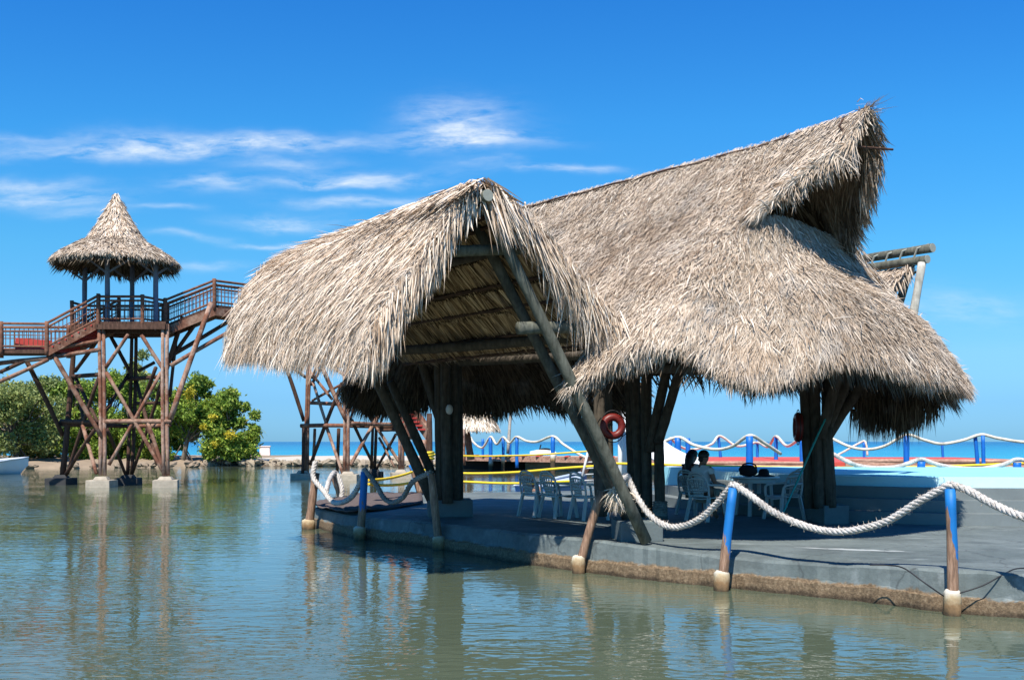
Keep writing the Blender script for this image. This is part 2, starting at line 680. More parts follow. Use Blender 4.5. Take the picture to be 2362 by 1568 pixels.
M['timber_dark'] = mat_wood('dark_shaded_timber', (.045, .026, .018), (.12, .065, .045), (1, 1, .15), 9)
M['rail'] = mat_wood('brown_rail_wood', (.11, .048, .03), (.25, .12, .075), (.15, .15, 1), 9)
M['red_paint'] = mat_simple('red_painted_board', (.40, .045, .035), 0.6, 0.25, 3)
M['roof_post'] = mat_simple('grey_blue_post', (.13, .15, .20), 0.8, 0.3, 8)
M['plastic'] = mat_simple('white_plastic', (.50, .50, .48), 0.4, 0.06, 3, 0.4)
M['table_top'] = mat_simple('white_table_plastic', (.66, .66, .64), 0.35, 0.05, 3, 0.4)
M['black'] = mat_simple('black_fabric', (.012, .012, .014), 0.8, 0.3, 12)
M['ring'] = mat_simple('shade_darkened_buoy_shell', (.13, .010, .007), 0.45, 0.15, 4, 0.4)  # buoy red darkened in place of the roof shade
M['ring_band'] = mat_simple('pale_buoy_band', (.55, .50, .44), 0.6, 0.1, 6)
M['skin'] = mat_simple('tanned_skin', (.26, .13, .085), 0.55, 0.08, 6, 0.35)
M['hair'] = mat_simple('dark_hair', (.010, .008, .007), 0.5, 0.3, 30, 0.4)
M['shirt_white'] = mat_simple('white_shirt', (.55, .57, .58), 0.9, 0.05, 6)
M['shirt_dark'] = mat_simple('dark_red_top', (.10, .03, .03), 0.9, 0.1, 6)
M['trousers'] = mat_simple('khaki_shorts', (.22, .20, .16), 0.9, 0.1, 6)
M['yellow'] = mat_simple('yellow_rope_fibre', (.75, .52, .03), 0.7, 0.2, 20)
M['teal'] = mat_simple('teal_cord', (.03, .28, .26), 0.7, 0.1, 8)
M['cable'] = mat_simple('black_cable', (.02, .02, .022), 0.6, 0.1, 8)
M['white_gel'] = mat_simple('white_gelcoat', (.66, .68, .68), 0.25, 0.05, 2, 0.5)
M['grey_hull'] = mat_simple('grey_hull_paint', (.42, .48, .54), 0.3, 0.08, 2, 0.5)
M['blue_hull'] = mat_simple('blue_hull_paint', (.06, .17, .42), 0.3, 0.1, 2, 0.5)
M['pile_blue'] = mat_simple('bright_blue_paint', (.004, .115, .44), 0.5, 0.25, 5, 0.4)
M['pier_log'] = mat_wood('pier_log', (.22, .10, .07), (.52, .33, .24), (.12, 1, 1), 6)
M['pier_red'] = mat_simple('faded_red_deck', (.50, .07, .05), 0.7, 0.2, 1.5)
M['pier_dark'] = mat_simple('dark_pier_timber', (.022, .018, .016), 0.9, 0.3, 2)
M['sleeve'] = None
M['alu'] = mat_simple('dull_aluminium', (.55, .57, .58), 0.4, 0.1, 5, 0.5)
M['net'] = mat_simple('shade_netting', (.115, .092, .085), 0.95, 0.35, 9, 0.05, 0.4)


def mat_rope(name, c0, c1):
    m, t, p = new_mat(name, 0.9, 0.1)
    n = t.noise(pos_co(t), 28, 4, 0.7)
    c = t.mix(t.ramp(n, [(0.3, 0.0), (0.65, 1.0)]), c0, c1)
    d = t.noise(pos_co(t), 3.2, 5, 0.65)
    c = t.mix(t.ramp(d, [(0.48, 0.0), (0.68, 0.65)]), c, tuple(x * .45 for x in c0))
    t.l(c, p.inputs['Base Color'])
    bump(t, p, t.noise(pos_co(t), 90, 3), 0.5, 0.01)
    return m


M['rope'] = mat_rope('white_mooring_rope', (.30, .27, .24), (.60, .565, .52))
M['rope_far'] = mat_rope('cream_rope', (.48, .43, .33), (.72, .67, .56))
M['rope_old'] = mat_rope('old_grey_rope', (.16, .14, .12), (.34, .31, .27))


def mat_post_blue(name, rust_lo, rust_hi, side=0.0):
    """blue paint that has flaked off the lower part of the post down to brown wood"""
    m, t, p = new_mat(name, 0.55, 0.35)
    co = obj_co(t)
    sep = t.n('ShaderNodeSeparateXYZ')
    t.l(co, sep.inputs[0])
    n = t.noise(t.mapping(co, (4, 4, 1.0)), 3.0, 6, 0.6)
    hgt = t.m('ADD', sep.outputs[2], t.m('MULTIPLY', t.m('SUBTRACT', n, 0.5), -1.1))
    hgt = t.m('ADD', hgt, t.m('MULTIPLY', sep.outputs[0], side))
    f = t.ramp(t.m('DIVIDE', t.m('SUBTRACT', hgt, rust_lo), rust_hi - rust_lo, clamp=True), [(0.45, 0.0), (0.55, 1.0)])
    wn = t.noise(t.mapping(co, (9, 9, 1.2)), 4.0, 6, 0.65)
    wood = t.ramp(wn, [(0.2, (.06, .04, .028)), (0.42, (.18, .105, .065)), (0.6, (.31, .185, .115)), (0.75, (.44, .37, .31))])
    bl = t.mix(t.noise(co, 6, 4), (.004, .10, .33), (.010, .175, .46))
    t.l(t.mix(f, wood, bl), p.inputs['Base Color'])
    bump(t, p, wn, 0.3, 0.01)
    return m


M['post_blue'] = mat_post_blue('flaking_blue_post', 0.40, 0.95)
M['post_upright'] = mat_post_blue('flaking_blue_upright_post', 0.55, 1.05, 5.0)
M['post_leaning'] = mat_post_blue('flaking_blue_leaning_post', 0.50, 0.98, 2.2)
M['post_rust'] = mat_post_blue('worn_brown_post', 1.05, 1.65)


def mat_sleeve():
    m, t, p = new_mat('stained_white_concrete', 0.85, 0.2)
    sep = t.n('ShaderNodeSeparateXYZ')
    co = obj_co(t)
    t.l(co, sep.inputs[0])
    n = t.noise(co, 7, 5, 0.65)
    h = t.m('ADD', sep.outputs[2], t.m('MULTIPLY', t.m('SUBTRACT', n, 0.5), 0.25))
    c = t.ramp(h, [(0.0, (.07, .05, .03)), (0.10, (.24, .145, .07)), (0.19, (.42, .33, .20)), (0.27, (.52, .48, .40)), (0.5, (.55, .53, .48))])
    t.l(c, p.inputs['Base Color'])
    bump(t, p, n, 0.4, 0.03)
    return m


M['sleeve'] = mat_sleeve()


def mat_deck():
    m, t, p = new_mat('painted_grey_concrete', 0.75, 0.25)
    co = pos_co(t)
    sep = t.n('ShaderNodeSeparateXYZ')
    t.l(co, sep.inputs[0])
    big = t.noise(co, 0.9, 6, 0.6)
    fine = t.noise(co, 11, 6, 0.7)
    c = t.mix(t.ramp(big, [(0.35, 0.0), (0.65, 1.0)]), (.096, .117, .112), (.152, .178, .172))
    c = t.mix(1.0, c, t.ramp(fine, [(0.25, 0.78), (0.7, 1.12)]), 'MULTIPLY')
    dk = t.noise(t.mapping(co, (.8, 1.2, 2.5), loc=(4, 1, 0)), 1.2, 6, .7)
    c = t.mix(t.ramp(dk, [(0.50, 0.0), (0.66, 0.55)]), c, (.055, .066, .066))
    # scuffed, bare patches on top
    sc = t.noise(t.mapping(co, (0.55, 1.5, 1)), 1.7, 5, 0.65)
    c = t.mix(t.ramp(sc, [(0.60, 0.0), (0.70, 0.55)]), c, (.27, .30, .295))
    sx = t.m('SUBTRACT', sep.outputs[0], 4.55)
    sy = t.m('SUBTRACT', sep.outputs[1], 13.9)
    sl_ = t.m('ADD', t.m('MULTIPLY', sx, .92), t.m('MULTIPLY', sy, -.39))
    sc_ = t.m('ADD', t.m('MULTIPLY', sx, .39), t.m('MULTIPLY', sy, .92))
    wob = t.m('SUBTRACT', t.noise(co, 3.5, 5, .65), .5)
    dd_ = t.m('ADD', t.m('POWER', t.m('ABSOLUTE', t.m('DIVIDE', sl_, .80)), 2.0), t.m('POWER', t.m('ABSOLUTE', t.m('DIVIDE', t.m('ADD', sc_, t.m('MULTIPLY', wob, .25)), .10)), 2.0))
    c = t.mix(t.ramp(t.m('ADD', dd_, t.m('MULTIPLY', wob, 1.2)), [(0.3, 0.75), (1.0, 0.0)]), c, (.46, .48, .47))
    ck = t.n('ShaderNodeTexVoronoi', feature='DISTANCE_TO_EDGE')
    ck.inputs['Scale'].default_value = 0.55
    wv = t.n('ShaderNodeVectorMath', operation='ADD')
    t.l(co, wv.inputs[0])
    nz = t.n('ShaderNodeTexNoise')
    nz.inputs['Scale'].default_value = 3.0
    nz.inputs['Detail'].default_value = 4
    t.l(co, nz.inputs['Vector'])
    sc2 = t.n('ShaderNodeVectorMath', operation='SCALE')
    t.l(nz.outputs['Color'], sc2.inputs[0])
    sc2.inputs['Scale'].default_value = 0.5
    t.l(sc2.outputs[0], wv.inputs[1])
    t.l(wv.outputs[0], ck.inputs['Vector'])
    c = t.mix(t.ramp(ck.outputs[0], [(0.004, 0.5), (0.012, 0.0)]), c, (.05, .055, .055))
    # growth line of the tide on the wall
    tn = t.noise(co, 2.4, 7, 0.72)
    h = t.m('ADD', sep.outputs[2], t.m('MULTIPLY', t.m('SUBTRACT', tn, 0.5), -0.22))
    al = t.noise(co, 24, 5, 0.75)
    algae = t.ramp(al, [(0.25, (.045, .032, .02)), (0.5, (.150, .102, .058)), (0.75, (.30, .225, .14))])
    c = t.mix(t.ramp(h, [(0.185, 1.0), (0.21, 0.0)]), c, algae)
    wet = t.ramp(h, [(0.02, 0.35), (0.07, 1.0)])
    c = t.mix(1.0, c, wet, 'MULTIPLY')
    t.l(c, p.inputs['Base Color'])
    hh = t.m('ADD', t.m('MULTIPLY', fine, 0.5), t.m('MULTIPLY', al, t.ramp(h, [(0.165, 2.0), (0.2, 0.2)])))
    bump(t, p, hh, 0.4, 0.03)
    return m


M['deck'] = mat_deck()
M['footing'] = mat_simple('grey_footing_paint', (.115, .14, .14), 0.8, 0.25, 5, 0.2, 0.2)
M['step'] = mat_simple('grey_step_paint', (.15, .172, .17), 0.7, 0.28, 2.6, 0.25, 0.1)
M['pool'] = mat_simple('light_blue_paint', (.27, .58, .66), 0.5, 0.22, 1.3, 0.3, 0.1)
M['pool_pale'] = mat_simple('pale_blue_paint', (.48, .72, .76), 0.5, 0.18, 1.6, 0.3, 0.1)
M['cap'] = mat_simple('grey_concrete_cap', (.36, .31, .24), 0.9, 0.45, 5, 0.1, 0.4)
M['cap_dark'] = mat_simple('dark_concrete_cap', (.035, .035, .035), 0.9, 0.3, 5)  # darker tone for the rear caps
def mat_sand():
    m, t, p = new_mat('pale_coral_sand', 0.95, 0.1)
    co = pos_co(t)
    sep = t.n('ShaderNodeSeparateXYZ')
    t.l(co, sep.inputs[0])
    n = t.noise(co, 0.9, 5, .65)
    h = t.m('ADD', sep.outputs[2], t.m('MULTIPLY', t.m('SUBTRACT', n, .5), .35))
    c = t.ramp(h, [(0.10, (.09, .07, .05)), (0.30, (.22, .17, .12)), (0.42, (.46, .42, .35))])
    t.l(c, p.inputs['Base Color'])
    return m


M['sand'] = mat_sand()
M['stone'] = mat_simple('brown_shore_stone', (.24, .185, .13), 0.95, 0.5, 1.6, 0.1, 0.5)
M['rock'] = mat_simple('coral_rock', (.30, .245, .175), 0.95, 0.55, 1.6, 0.1, 0.5)
M['shore'] = mat_simple('muddy_shore', (.26, .20, .14), 0.95, 0.45, 0.9, 0.1, 0.4)
M['bark'] = mat_wood('grey_brown_bark', (.07, .055, .04), (.20, .165, .125), (1, 1, .2), 6)


def mat_leaf(name, stops):
    m, t, p = new_mat(name, 0.6, 0.25)
    g = t.n('ShaderNodeNewGeometry')
    c = t.ramp(g.outputs['Random Per Island'], stops)
    n = t.noise(g.outputs['Position'], 0.55, 3)
    c = t.mix(1.0, c, t.ramp(n, [(0.35, (.75, .8, .8)), (0.65, (1.15, 1.1, 1.0))]), 'MULTIPLY')
    t.l(c, p.inputs['Base Color'])
    tr = t.n('ShaderNodeBsdfTranslucent')
    t.l(c, tr.inputs['Color'])
    mx = t.n('ShaderNodeMixShader')
    mx.inputs[0].default_value = 0.25
    t.l(p.outputs[0], mx.inputs[1])
    t.l(tr.outputs[0], mx.inputs[2])
    t.l(mx.outputs[0], m.node_tree.nodes['Material Output'].inputs['Surface'])
    return m


M['leaf_green'] = mat_leaf('mangrove_leaf', [(0, (.07, .13, .018)), (.5, (.185, .285, .038)), (.9, (.30, .385, .055)), (1, (.40, .39, .08))])
M['leaf_olive'] = mat_leaf('olive_leaf', [(0, (.10, .135, .035)), (.5, (.25, .30, .085)), (1, (.40, .43, .17))])
M['leaf_yellow'] = mat_leaf('yellow_leaf', [(0, (.20, .22, .02)), (.5, (.50, .42, .03)), (1, (.62, .50, .06))])


def mat_water():
    m, t, p = new_mat('lagoon_water', 0.012, 0.5)
    p.inputs['IOR'].default_value = 1.5
    co = pos_co(t)
    c = t.mix(t.ramp(t.noise(co, 0.10, 4), [(0.35, 0.0), (0.65, 1.0)]), (.072, .092, .056), (.088, .108, .070))
    t.l(c, p.inputs['Base Color'])
    n1 = t.noise(t.mapping(co, (0.75, 1.9, 1), rot=(0, 0, 0.25)), 1.5, 3, 0.5, dist=0.4)
    n2 = t.noise(t.mapping(co, (1.0, 1.9, 1), rot=(0, 0, -0.2)), 4.2, 1.5, 0.5, dist=0.4)
    n3 = t.noise(t.mapping(co, (1.0, 1.5, 1)), 16, 2, 0.5)
    # some parts of the surface lie calmer than others
    gust = t.ramp(t.noise(t.mapping(co, (0.10, 0.2, 1)), 1.0, 3), [(0.38, 0.35), (0.62, 1.15)])
    h = t.m('ADD', t.m('MULTIPLY', n1, 0.011), t.m('MULTIPLY', n2, 0.0078))
    h = t.m('ADD', h, t.m('MULTIPLY', n3, 0.0004))
    h = t.m('MULTIPLY', h, gust)
    b = t.n('ShaderNodeBump')
    b.inputs['Strength'].default_value = 1.0
    b.inputs['Distance'].default_value = 1.0
    t.l(h, b.inputs['Height'])
    t.l(b.outputs[0], p.inputs['Normal'])
    return m


M['water'] = mat_water()


def mat_sea():
    m, t, p = new_mat('sea_water', 0.25, 0.25)
    p.inputs['IOR'].default_value = 1.33
    co = pos_co(t)
    sep = t.n('ShaderNodeSeparateXYZ')
    t.l(co, sep.inputs[0])
    f = t.m('DIVIDE', t.m('SUBTRACT', sep.outputs[1], 100.0), 900.0, clamp=True)
    st = t.noise(t.mapping(co, (0.004, 0.03, 1)), 3.0, 5, 0.6)
    f = t.m('ADD', f, t.m('MULTIPLY', t.m('SUBTRACT', st, 0.5), 0.35), clamp=True)
    c = t.ramp(f, [(0.0, (.025, .28, .38)), (0.15, (.010, .20, .335)), (0.5, (.003, .125, .265)), (1.0, (.003, .09, .22))])
    t.l(c, p.inputs['Base Color'])
    n = t.noise(t.mapping(co, (0.3, 1.2, 1)), 1.0, 4, 0.6)
    b = t.n('ShaderNodeBump')
    b.inputs['Strength'].default_value = 0.6
    b.inputs['Distance'].default_value = 0.35
    t.l(n, b.inputs['Height'])
    t.l(b.outputs[0], p.inputs['Normal'])
    return m


M['sea'] = mat_sea()

# ------------------------------------------------------------------ setting


def sheet(name, x0, x1, y0, y1, z, mat):
    o = MB().add([(x0, y0, z), (x1, y0, z), (x1, y1, z), (x0, y1, z)], [(0, 1, 2, 3)]).build(name, mat)
    return tag(o, kind='structure')


sheet('lagoon_water', -900, 900, -60, 118, 0.0, M['water'])
sheet('sea_water', -9000, 9000, 112, 16000, 0.004, M['sea'])

# low sand bar and shore behind the lagoon


def bank(name, front, back, z, mat, seed, rough=0.12):
    rr = random.Random(seed)
    mb = MB()
    n = len(front)
    cols = 60
    fr = crom([(x, y, 0) for x, y in front], cols)
    bk = crom([(x, y, 0) for x, y in back], cols)
    prof = [(-0.015, -0.3), (0.0, 0.02), (0.03, z * 0.55), (0.12, z * 0.95), (0.5, z * 1.05), (0.9, z * 0.8), (1.0, -0.3)]
    vs = []
    for f, h in prof:
        for j in range(cols):
            q = fr[j] * (1 - f) + bk[j] * f
            vs.append((q[0], q[1] + rr.uniform(-1, 1) * rough * 3, h + rr.uniform(-1, 1) * rough * (1 if h > 0.1 else 0.2)))
    fs = []
    for i in range(len(prof) - 1):
        for j in range(cols - 1):
            fs.append((i * cols + j, i * cols + j + 1, (i + 1) * cols + j + 1, (i + 1) * cols + j))
    o = mb.add(vs, fs).build(name, mat, smooth=True)
    return tag(o, kind='structure')


bank('beach', [(-33, 84), (-24, 81), (-14, 80), (-6, 82), (2, 86), (14, 90)], [(-33, 116), (-22, 114), (-10, 113), (0, 112), (8, 110), (15, 104)], 0.5, M['sand'], 3, 0.06)
bank('shore', [(-80, 62), (-52, 66), (-40, 70), (-33, 74), (-27, 79), (-22, 83)], [(-80, 112), (-55, 112), (-40, 112), (-33, 112), (-26, 113), (-20, 112)], 0.55, M['shore'], 4, 0.10)

rock_meshes = []
for s in range(5):
    mb = MB().ball((0, 0, 0), 0.5, 9, 6, (1, .8, .65), 0.28, s + 40)
    me = bpy.data.meshes.new('rock')
    me.from_pydata(mb.v, [], mb.f)
    me.materials.append(M['rock'])
    rock_meshes.append(me)
stone_meshes = []
for me in rock_meshes:
    q = me.copy()
    q.name = 'stone'
    q.materials[0] = M['stone']
    stone_meshes.append(q)


def rocks(pts, label, group, smin, smax, seed, meshes=rock_meshes):
    rr = random.Random(seed)
    for p in pts:
        o = bpy.data.objects.new('rock', meshes[rr.randrange(5)])
        COL.objects.link(o)
        s = rr.uniform(smin, smax)
        o.location = p
        o.scale = (s * rr.uniform(.9, 1.6), s, s * rr.uniform(.7, 1.1))
        o.rotation_euler = (rr.uniform(-.4, .4), rr.uniform(-.4, .4), rr.uniform(0, 6.28))
        tag(o, label, 'rock', group)


rr = random.Random(11)
rocks([(x + rr.uniform(-.25, .25), 80.6 + abs(x + 13) * 0.10 + rr.uniform(-1.0, .9), rr.uniform(0.0, 0.36)) for x in np.linspace(-24, -6, 120)],
      'pale coral rock in the low breakwater across the lagoon', 'rocks along the breakwater', 0.45, 1.0, 12)
rocks([(x + rr.uniform(-.4, .4), 66.8 + (x + 50) * 0.40 + rr.uniform(-1, .4), rr.uniform(0.05, 0.25)) for x in np.linspace(-46, -23, 40)],
      'weathered stone at the waterline under the mangroves', 'stones along the mangrove shore', 0.3, 0.9, 13, stone_meshes)

# ------------------------------------------------------------------ concrete deck, steps and pool terrace
DZ = 0.46


def D(u, v):
    q = G(u, v, DZ)
    return (q.x, q.y)


edge_tab = [(722, 1171, 1214), (806, 1188, 1236), (900, 1196, 1249), (1000, 1205, 1262), (1110, 1216, 1281), (1223, 1228, 1302), (1362, 1243, 1321), (1480, 1259, 1336),
            (1574, 1271, 1346), (1684, 1284, 1357), (1850, 1296, 1374), (2009, 1304, 1391), (2177, 1310, 1413), (2361, 1314, 1428)]
edge_pts = []
for (u, vd, vw) in edge_tab:
    Ye = EYE * FPX / (vw - V0) + 0.10
    edge_pts.append(((u - U0) / FPX * Ye, Ye, min(.475, EYE - (vd - V0) * Ye / FPX)))
e3 = crom(edge_pts, 90)
rr = random.Random(5)
outer = [(p[0] + rr.uniform(-.018, .018), p[1] + rr.uniform(-.018, .018)) for p in e3]
deck_poly = outer + [(7.5, 11.4), (14, 11.6), (14, 30), (3, 31), (-1.2, 29.5), (-3.2, 28.8), (-4.55, 27.3)]
mb = MB()
n = len(deck_poly)
no = len(outer)
cx, cy = 4.0, 21.0
vs = []
for (x, y) in deck_poly:
    d = Vector((x - cx, y - cy)).normalized()
    vs.append((x + d.x * 0.16, y + d.y * 0.16, -0.8))
for (x, y) in deck_poly:
    d = Vector((x - cx, y - cy)).normalized()
    vs.append((x + d.x * 0.06 + rr.uniform(-.015, .015), y + d.y * 0.06 + rr.uniform(-.015, .015), 0.17 + rr.uniform(-.02, .02)))
for (x, y) in deck_poly:
    d = Vector((x - cx, y - cy)).normalized()
    vs.append((x + d.x * 0.02, y + d.y * 0.02, 0.20 + rr.uniform(-.02, .02)))
zed = [q[2] for q in e3] + [DZ] * (n - no)
for i, (x, y) in enumerate(deck_poly):
    vs.append((x, y, zed[i] - 0.035 + rr.uniform(-.008, .008)))
for i, (x, y) in enumerate(deck_poly):
    d = Vector((x - cx, y - cy)).normalized()
    q = .03 + (rr.uniform(0, .035) if rr.random() < .4 else 0)
    vs.append((x - d.x * q, y - d.y * q, zed[i] + rr.uniform(-.006, .004)))
for i, (x, y) in enumerate(deck_poly):
    d = Vector((x - cx, y - cy)).normalized()
    vs.append((x - d.x * .45, y - d.y * .45, DZ))
fs = []
for k in range(5):
    for i in range(n):
        j = (i + 1) % n
        fs.append((k * n + i, k * n + j, (k + 1) * n + j, (k + 1) * n + i))
fs.append(tuple(5 * n + i for i in range(n)))
tag(mb.add(vs, fs).build('concrete_deck', M['deck']), kind='structure')

# the curved flight of steps up to the blue pool terrace
step_line = [G(1500, 1158, DZ), G(1560, 1170, DZ), G(1660, 1182, DZ), G(1800, 1194, DZ), G(1960, 1203, DZ), G(2180, 1211, DZ), G(2361, 1213, DZ), Vector((11.5, 17.5, DZ))]
sl = crom([tuple(p) for p in step_line], 40)
tang = np.gradient(sl, axis=0)
nrmv = np.stack([-tang[:, 1], tang[:, 0], 0 * tang[:, 0]], 1)
nrmv /= np.linalg.norm(nrmv, axis=1, keepdims=True)
nrmv *= np.sign(nrmv[:, 1].mean())
terrace = thing('pool_terrace', (6, 20, DZ), 'light blue pool terrace with grey curved steps beside the deck', 'pool')


def ribbon(name, off, z0, z1, mat, back=None, bevel=0.012):
    a = sl + nrmv * off
    if back is None:
        bk = sl + nrmv * (off + 0.8)
    else:
        bk = back
    poly = [(p[0], p[1]) for p in a] + [(p[0], p[1]) for p in bk[::-1]]
    return MB().prism(poly, z0, z1).build(name, mat, terrace)


tr = 0.33
ribbon('step', 0.0, DZ - 0.05, 0.66, M['step'])
ribbon('step', tr, DZ - 0.04, 0.87, M['step'])
ribbon('step', 2 * tr, DZ - 0.03, 1.07, M['step'])
back = np.array([[3.8 + 9 * i / 39, 26.5, 0] for i in range(40)])
ribbon('pool_wall', 3 * tr, DZ - 0.02, 1.25, M['pool_pale'], sl + nrmv * (3 * tr + 0.3))
ribbon('pool_floor', 3 * tr + 0.29, DZ - 0.01, 1.262, M['pool'], back)

# ------------------------------------------------------------------ the thatched pavilion
C0 = Vector((1.6, 18.5, 0))
Dm = Vector((0.65, -0.76, 0))
Nm = Vector((-0.76, -0.65, 0))


def MP(t, s, z):
    return tuple(C0 + Dm * t + Nm * s + Vector((0, 0, z)))


Lw = Vector((-3.9, 19.1, 0))
Aw = Vector((0.51, -0.86, 0))
Nw = Vector((-0.86, -0.51, 0))


def WP(k, s, z):
    return tuple(Lw + Aw * k + Nw * s + Vector((0, 0, z)))


hut = thing('thatched_pavilion', (2.0, 18.3, DZ), 'large open pavilion with sweeping straw thatch roof on leaning log posts at the water edge', 'pavilion')

# --- wing over the water, seen from its outer slope
fs_ = [0, .35, .7, 1.0, 1.2, 1.3]
near_z = [5.16, 4.74, 4.12, 3.68, 3.38, 3.10]
near_s = [0, .35, .7, .94, 1.06, 1.12]
mid_z = [5.26, 5.07, 4.66, 4.18, 3.76, 3.32]
mid_s = [0, .36, .74, 1.03, 1.18, 1.24]
far_z = [5.36, 5.22, 4.92, 4.50, 4.08, 3.58]
near_k = [6.95, 6.85, 6.65, 6.40, 6.22, 6.1]
rows = []
for s, sn, sm, a, b, c, kk in zip(fs_, near_s, mid_s, near_z, mid_z, far_z, near_k):
    rows.append([WP(-0.05, s, c), WP(kk * 0.25, (s + sm) / 2, (b + c) / 2 + .02), WP(kk * 0.5, sm, b), WP(kk * 0.75, (sm + sn) / 2, (a + b) / 2), WP(kk, sn, a)])
g_wo = grid_from_rows(rows, 60, 30)
n_wo = grid_normals(g_wo, tuple(Nw + Vector((0, 0, 1))))
si = [0, .3, .6, 1.24, 1.75, 2.25]
zin = [5.16, 5.02, 4.83, 4.25, 3.80, 3.42]
zif = [5.38, 5.24, 5.0, 4.45, 3.98, 3.55]
rows = []
for s, a, c in zip(si, zin, zif):
    rows.append([WP(-0.05, -s, c), WP(3.4, -s, (a + c) / 2), WP(6.95, -s, a)])
g_wi = grid_from_rows(rows, 60, 26)
n_wi = grid_normals(g_wi, tuple(-Nw + Vector((0, 0, 1))))

B = Blades(1)
B.cover(g_wo, n_wo, 60000, (0.14, 0.36), (0.006, 0.016), 0.038, 0.22, 0.03)
B.cover(g_wo, n_wo, 4200, (0.25, 0.6), (0.009, 0.024), 0.11, 0.32, 0.06)
B.cover(g_wi, n_wi, 14000, (0.2, 0.45), (0.009, 0.022), 0.05, 0.2, 0.03)
B.cover(g_wo, n_wo, 9000, (0.2, 0.45), (0.007, 0.018), 0.035, 0.18, 0.12, vmin=0.84)
B.fringe(g_wo[-1], tuple(Nw), 5600, (0.08, 0.34), (0.007, 0.018), 0.10, 0.12, 0.6)
# near gable lips: strands hang out past the gable edge
lipL = g_wo[:, -1]
lipR = g_wi[:, -1]
B.fringe(lipL[2:], tuple(Aw * 0.8 + Nw * 0.6), 1500, (0.22, 0.50), (0.012, 0.034), 0.10, 0.25, 0.5, depth=0.14)
B.fringe(lipL[14:], tuple(Aw), 700, (0.15, 0.4), (0.012, 0.028), 0.10, 0.1, 0.5, depth=0.14)
B.fringe(lipR[1:24], tuple(Aw * 0.8 - Nw * 0.5), 900, (0.25, 0.60), (0.012, 0.030), 0.10, 0.38, 0.75, depth=0.12)
B.fringe(lipR[14:], tuple(Aw * 0.8 - Nw * 0.5), 520, (0.4, 0.72), (0.010, 0.024), 0.08, 0.12, 0.4, depth=0.15)
B.fringe(lipR[6:22], tuple(Aw), 420, (0.12, 0.32), (0.012, 0.03), 0.10, 0.6, 0.5, depth=0.1)
# far end of the wing
B.fringe(g_wo[:, 0][8:], tuple(-Aw), 1100, (0.15, 0.4), (0.012, 0.028), 0.1, 0.15, 0.5)
wing = B.build('wing_roof', M['straw'], hut)
grid_mesh('thatch_bed', g_wo, M['straw_bed'], wing, -0.03, n_wo)
grid_mesh('thatch_bed', g_wi, M['straw_bed'], wing, -0.02, n_wi)
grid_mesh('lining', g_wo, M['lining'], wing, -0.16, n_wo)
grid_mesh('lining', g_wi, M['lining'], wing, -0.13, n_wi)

# ridge capping bundles
B = Blades(2)
ridge_w = np.array([WP(-0.1 + 7.1 * i / 30, 0, 5.40 - 0.22 * i / 30) for i in range(31)])
for sgn in (1, -1):
    gg = np.array([[np.array(r) + np.array(Nw) * sgn * q + np.array([0, 0, -abs(q) * 0.75 + 0.04]) for r in ridge_w] for q in (0.0, 0.12, 0.26)])
    B.cover(gg, grid_normals(gg, (0, 0, 1)), 1800, (0.25, 0.55), (0.014, 0.03), 0.05, 0.45, 0.03)
B.build('ridge_thatch', M['straw'], hut)

# underside of the inner slope: courses of fronds hung from battens
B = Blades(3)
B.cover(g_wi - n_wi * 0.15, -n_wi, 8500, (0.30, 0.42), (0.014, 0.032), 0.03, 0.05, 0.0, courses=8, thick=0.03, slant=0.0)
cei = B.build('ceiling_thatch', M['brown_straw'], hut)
mb = MB()
rr = random.Random(8)
for c in range(1, 9):
    vi = min(25, int(round(25 * (c - .12) / 8)))
    pts = [tuple(g_wi[vi, j] - n_wi[vi, j] * (0.195 + rr.uniform(-.015, .015))) for j in range(0, 60, 2)]
    mb.tube(pts, [0.026 * rr.uniform(.6, 1.5) for _ in pts], 6)
mb.build('batten', M['timber_dark'], cei)

# --- main roof
eave_front = [(2.75, 3.46, 2.68), (3.30, 3.10, 3.04), (3.82, 2.61, 3.28), (4.30, 2.05, 2.90), (4.77, 1.58, 2.84), (5.15, 1.0, 3.08), (5.42, .36, 3.08), (5.45, -.4, 2.98),
              (5.40, -1.2, 2.98), (5.40, -1.95, 2.84), (5.22, -2.7, 2.74), (4.95, -3.3, 2.90)]
RZ = 6.45


def ridge_z(t):
    return RZ + 0.012 * max(0, t - 2.5) ** 2


LB = (4.1, 1.15, 5.05)
RB = (4.1, -1.15, 4.95)


def prof(top, bot, m=7, belly=0.10, droop=0.10):
    """from ridge or sill to the eave: a little hollow above, bellied below"""
    top, bot = np.array(top), np.array(bot)
    out = []
    for i in range(m):
        f = i / (m - 1)
        q = top * (1 - f) + bot * f
        q[2] += -belly * math.sin(math.pi * min(1, f * 1.6)) * (1 - f) + droop * math.sin(math.pi * f) * f
        out.append(MP(*q))
    return out


# left (front-left) slope, ridge down to the eave or to the valley with the wing
cols = []
for t in (-5.3, -3.6, -1.8, 0.0, 1.5, 2.4):
    cols.append(prof((t, 0, ridge_z(t)), (t * 0.98, 2.02 + 0.03 * t, 3.85)))
cols.append(prof((2.8, 0, ridge_z(2.8)), eave_front[0]))
cols.append(prof((3.2, 0, ridge_z(3.2)), eave_front[1]))
cols.append(prof((3.65, 0, ridge_z(3.65)), eave_front[2]))
last_top = (4.1, 0, ridge_z(4.1))
c_last = [last_top, (4.1, .42, 6.0), (4.1, .80, 5.48), LB, (4.18, 1.42, 4.35), (4.25, 1.72, 3.55), eave_front[3]]
cols.append([MP(*q) for q in c_last])
g_l = grid_from_rows(np.array(cols).transpose(1, 0, 2), 90, 40)
n_l = grid_normals(g_l, tuple(Nm + Vector((0, 0, 1))))
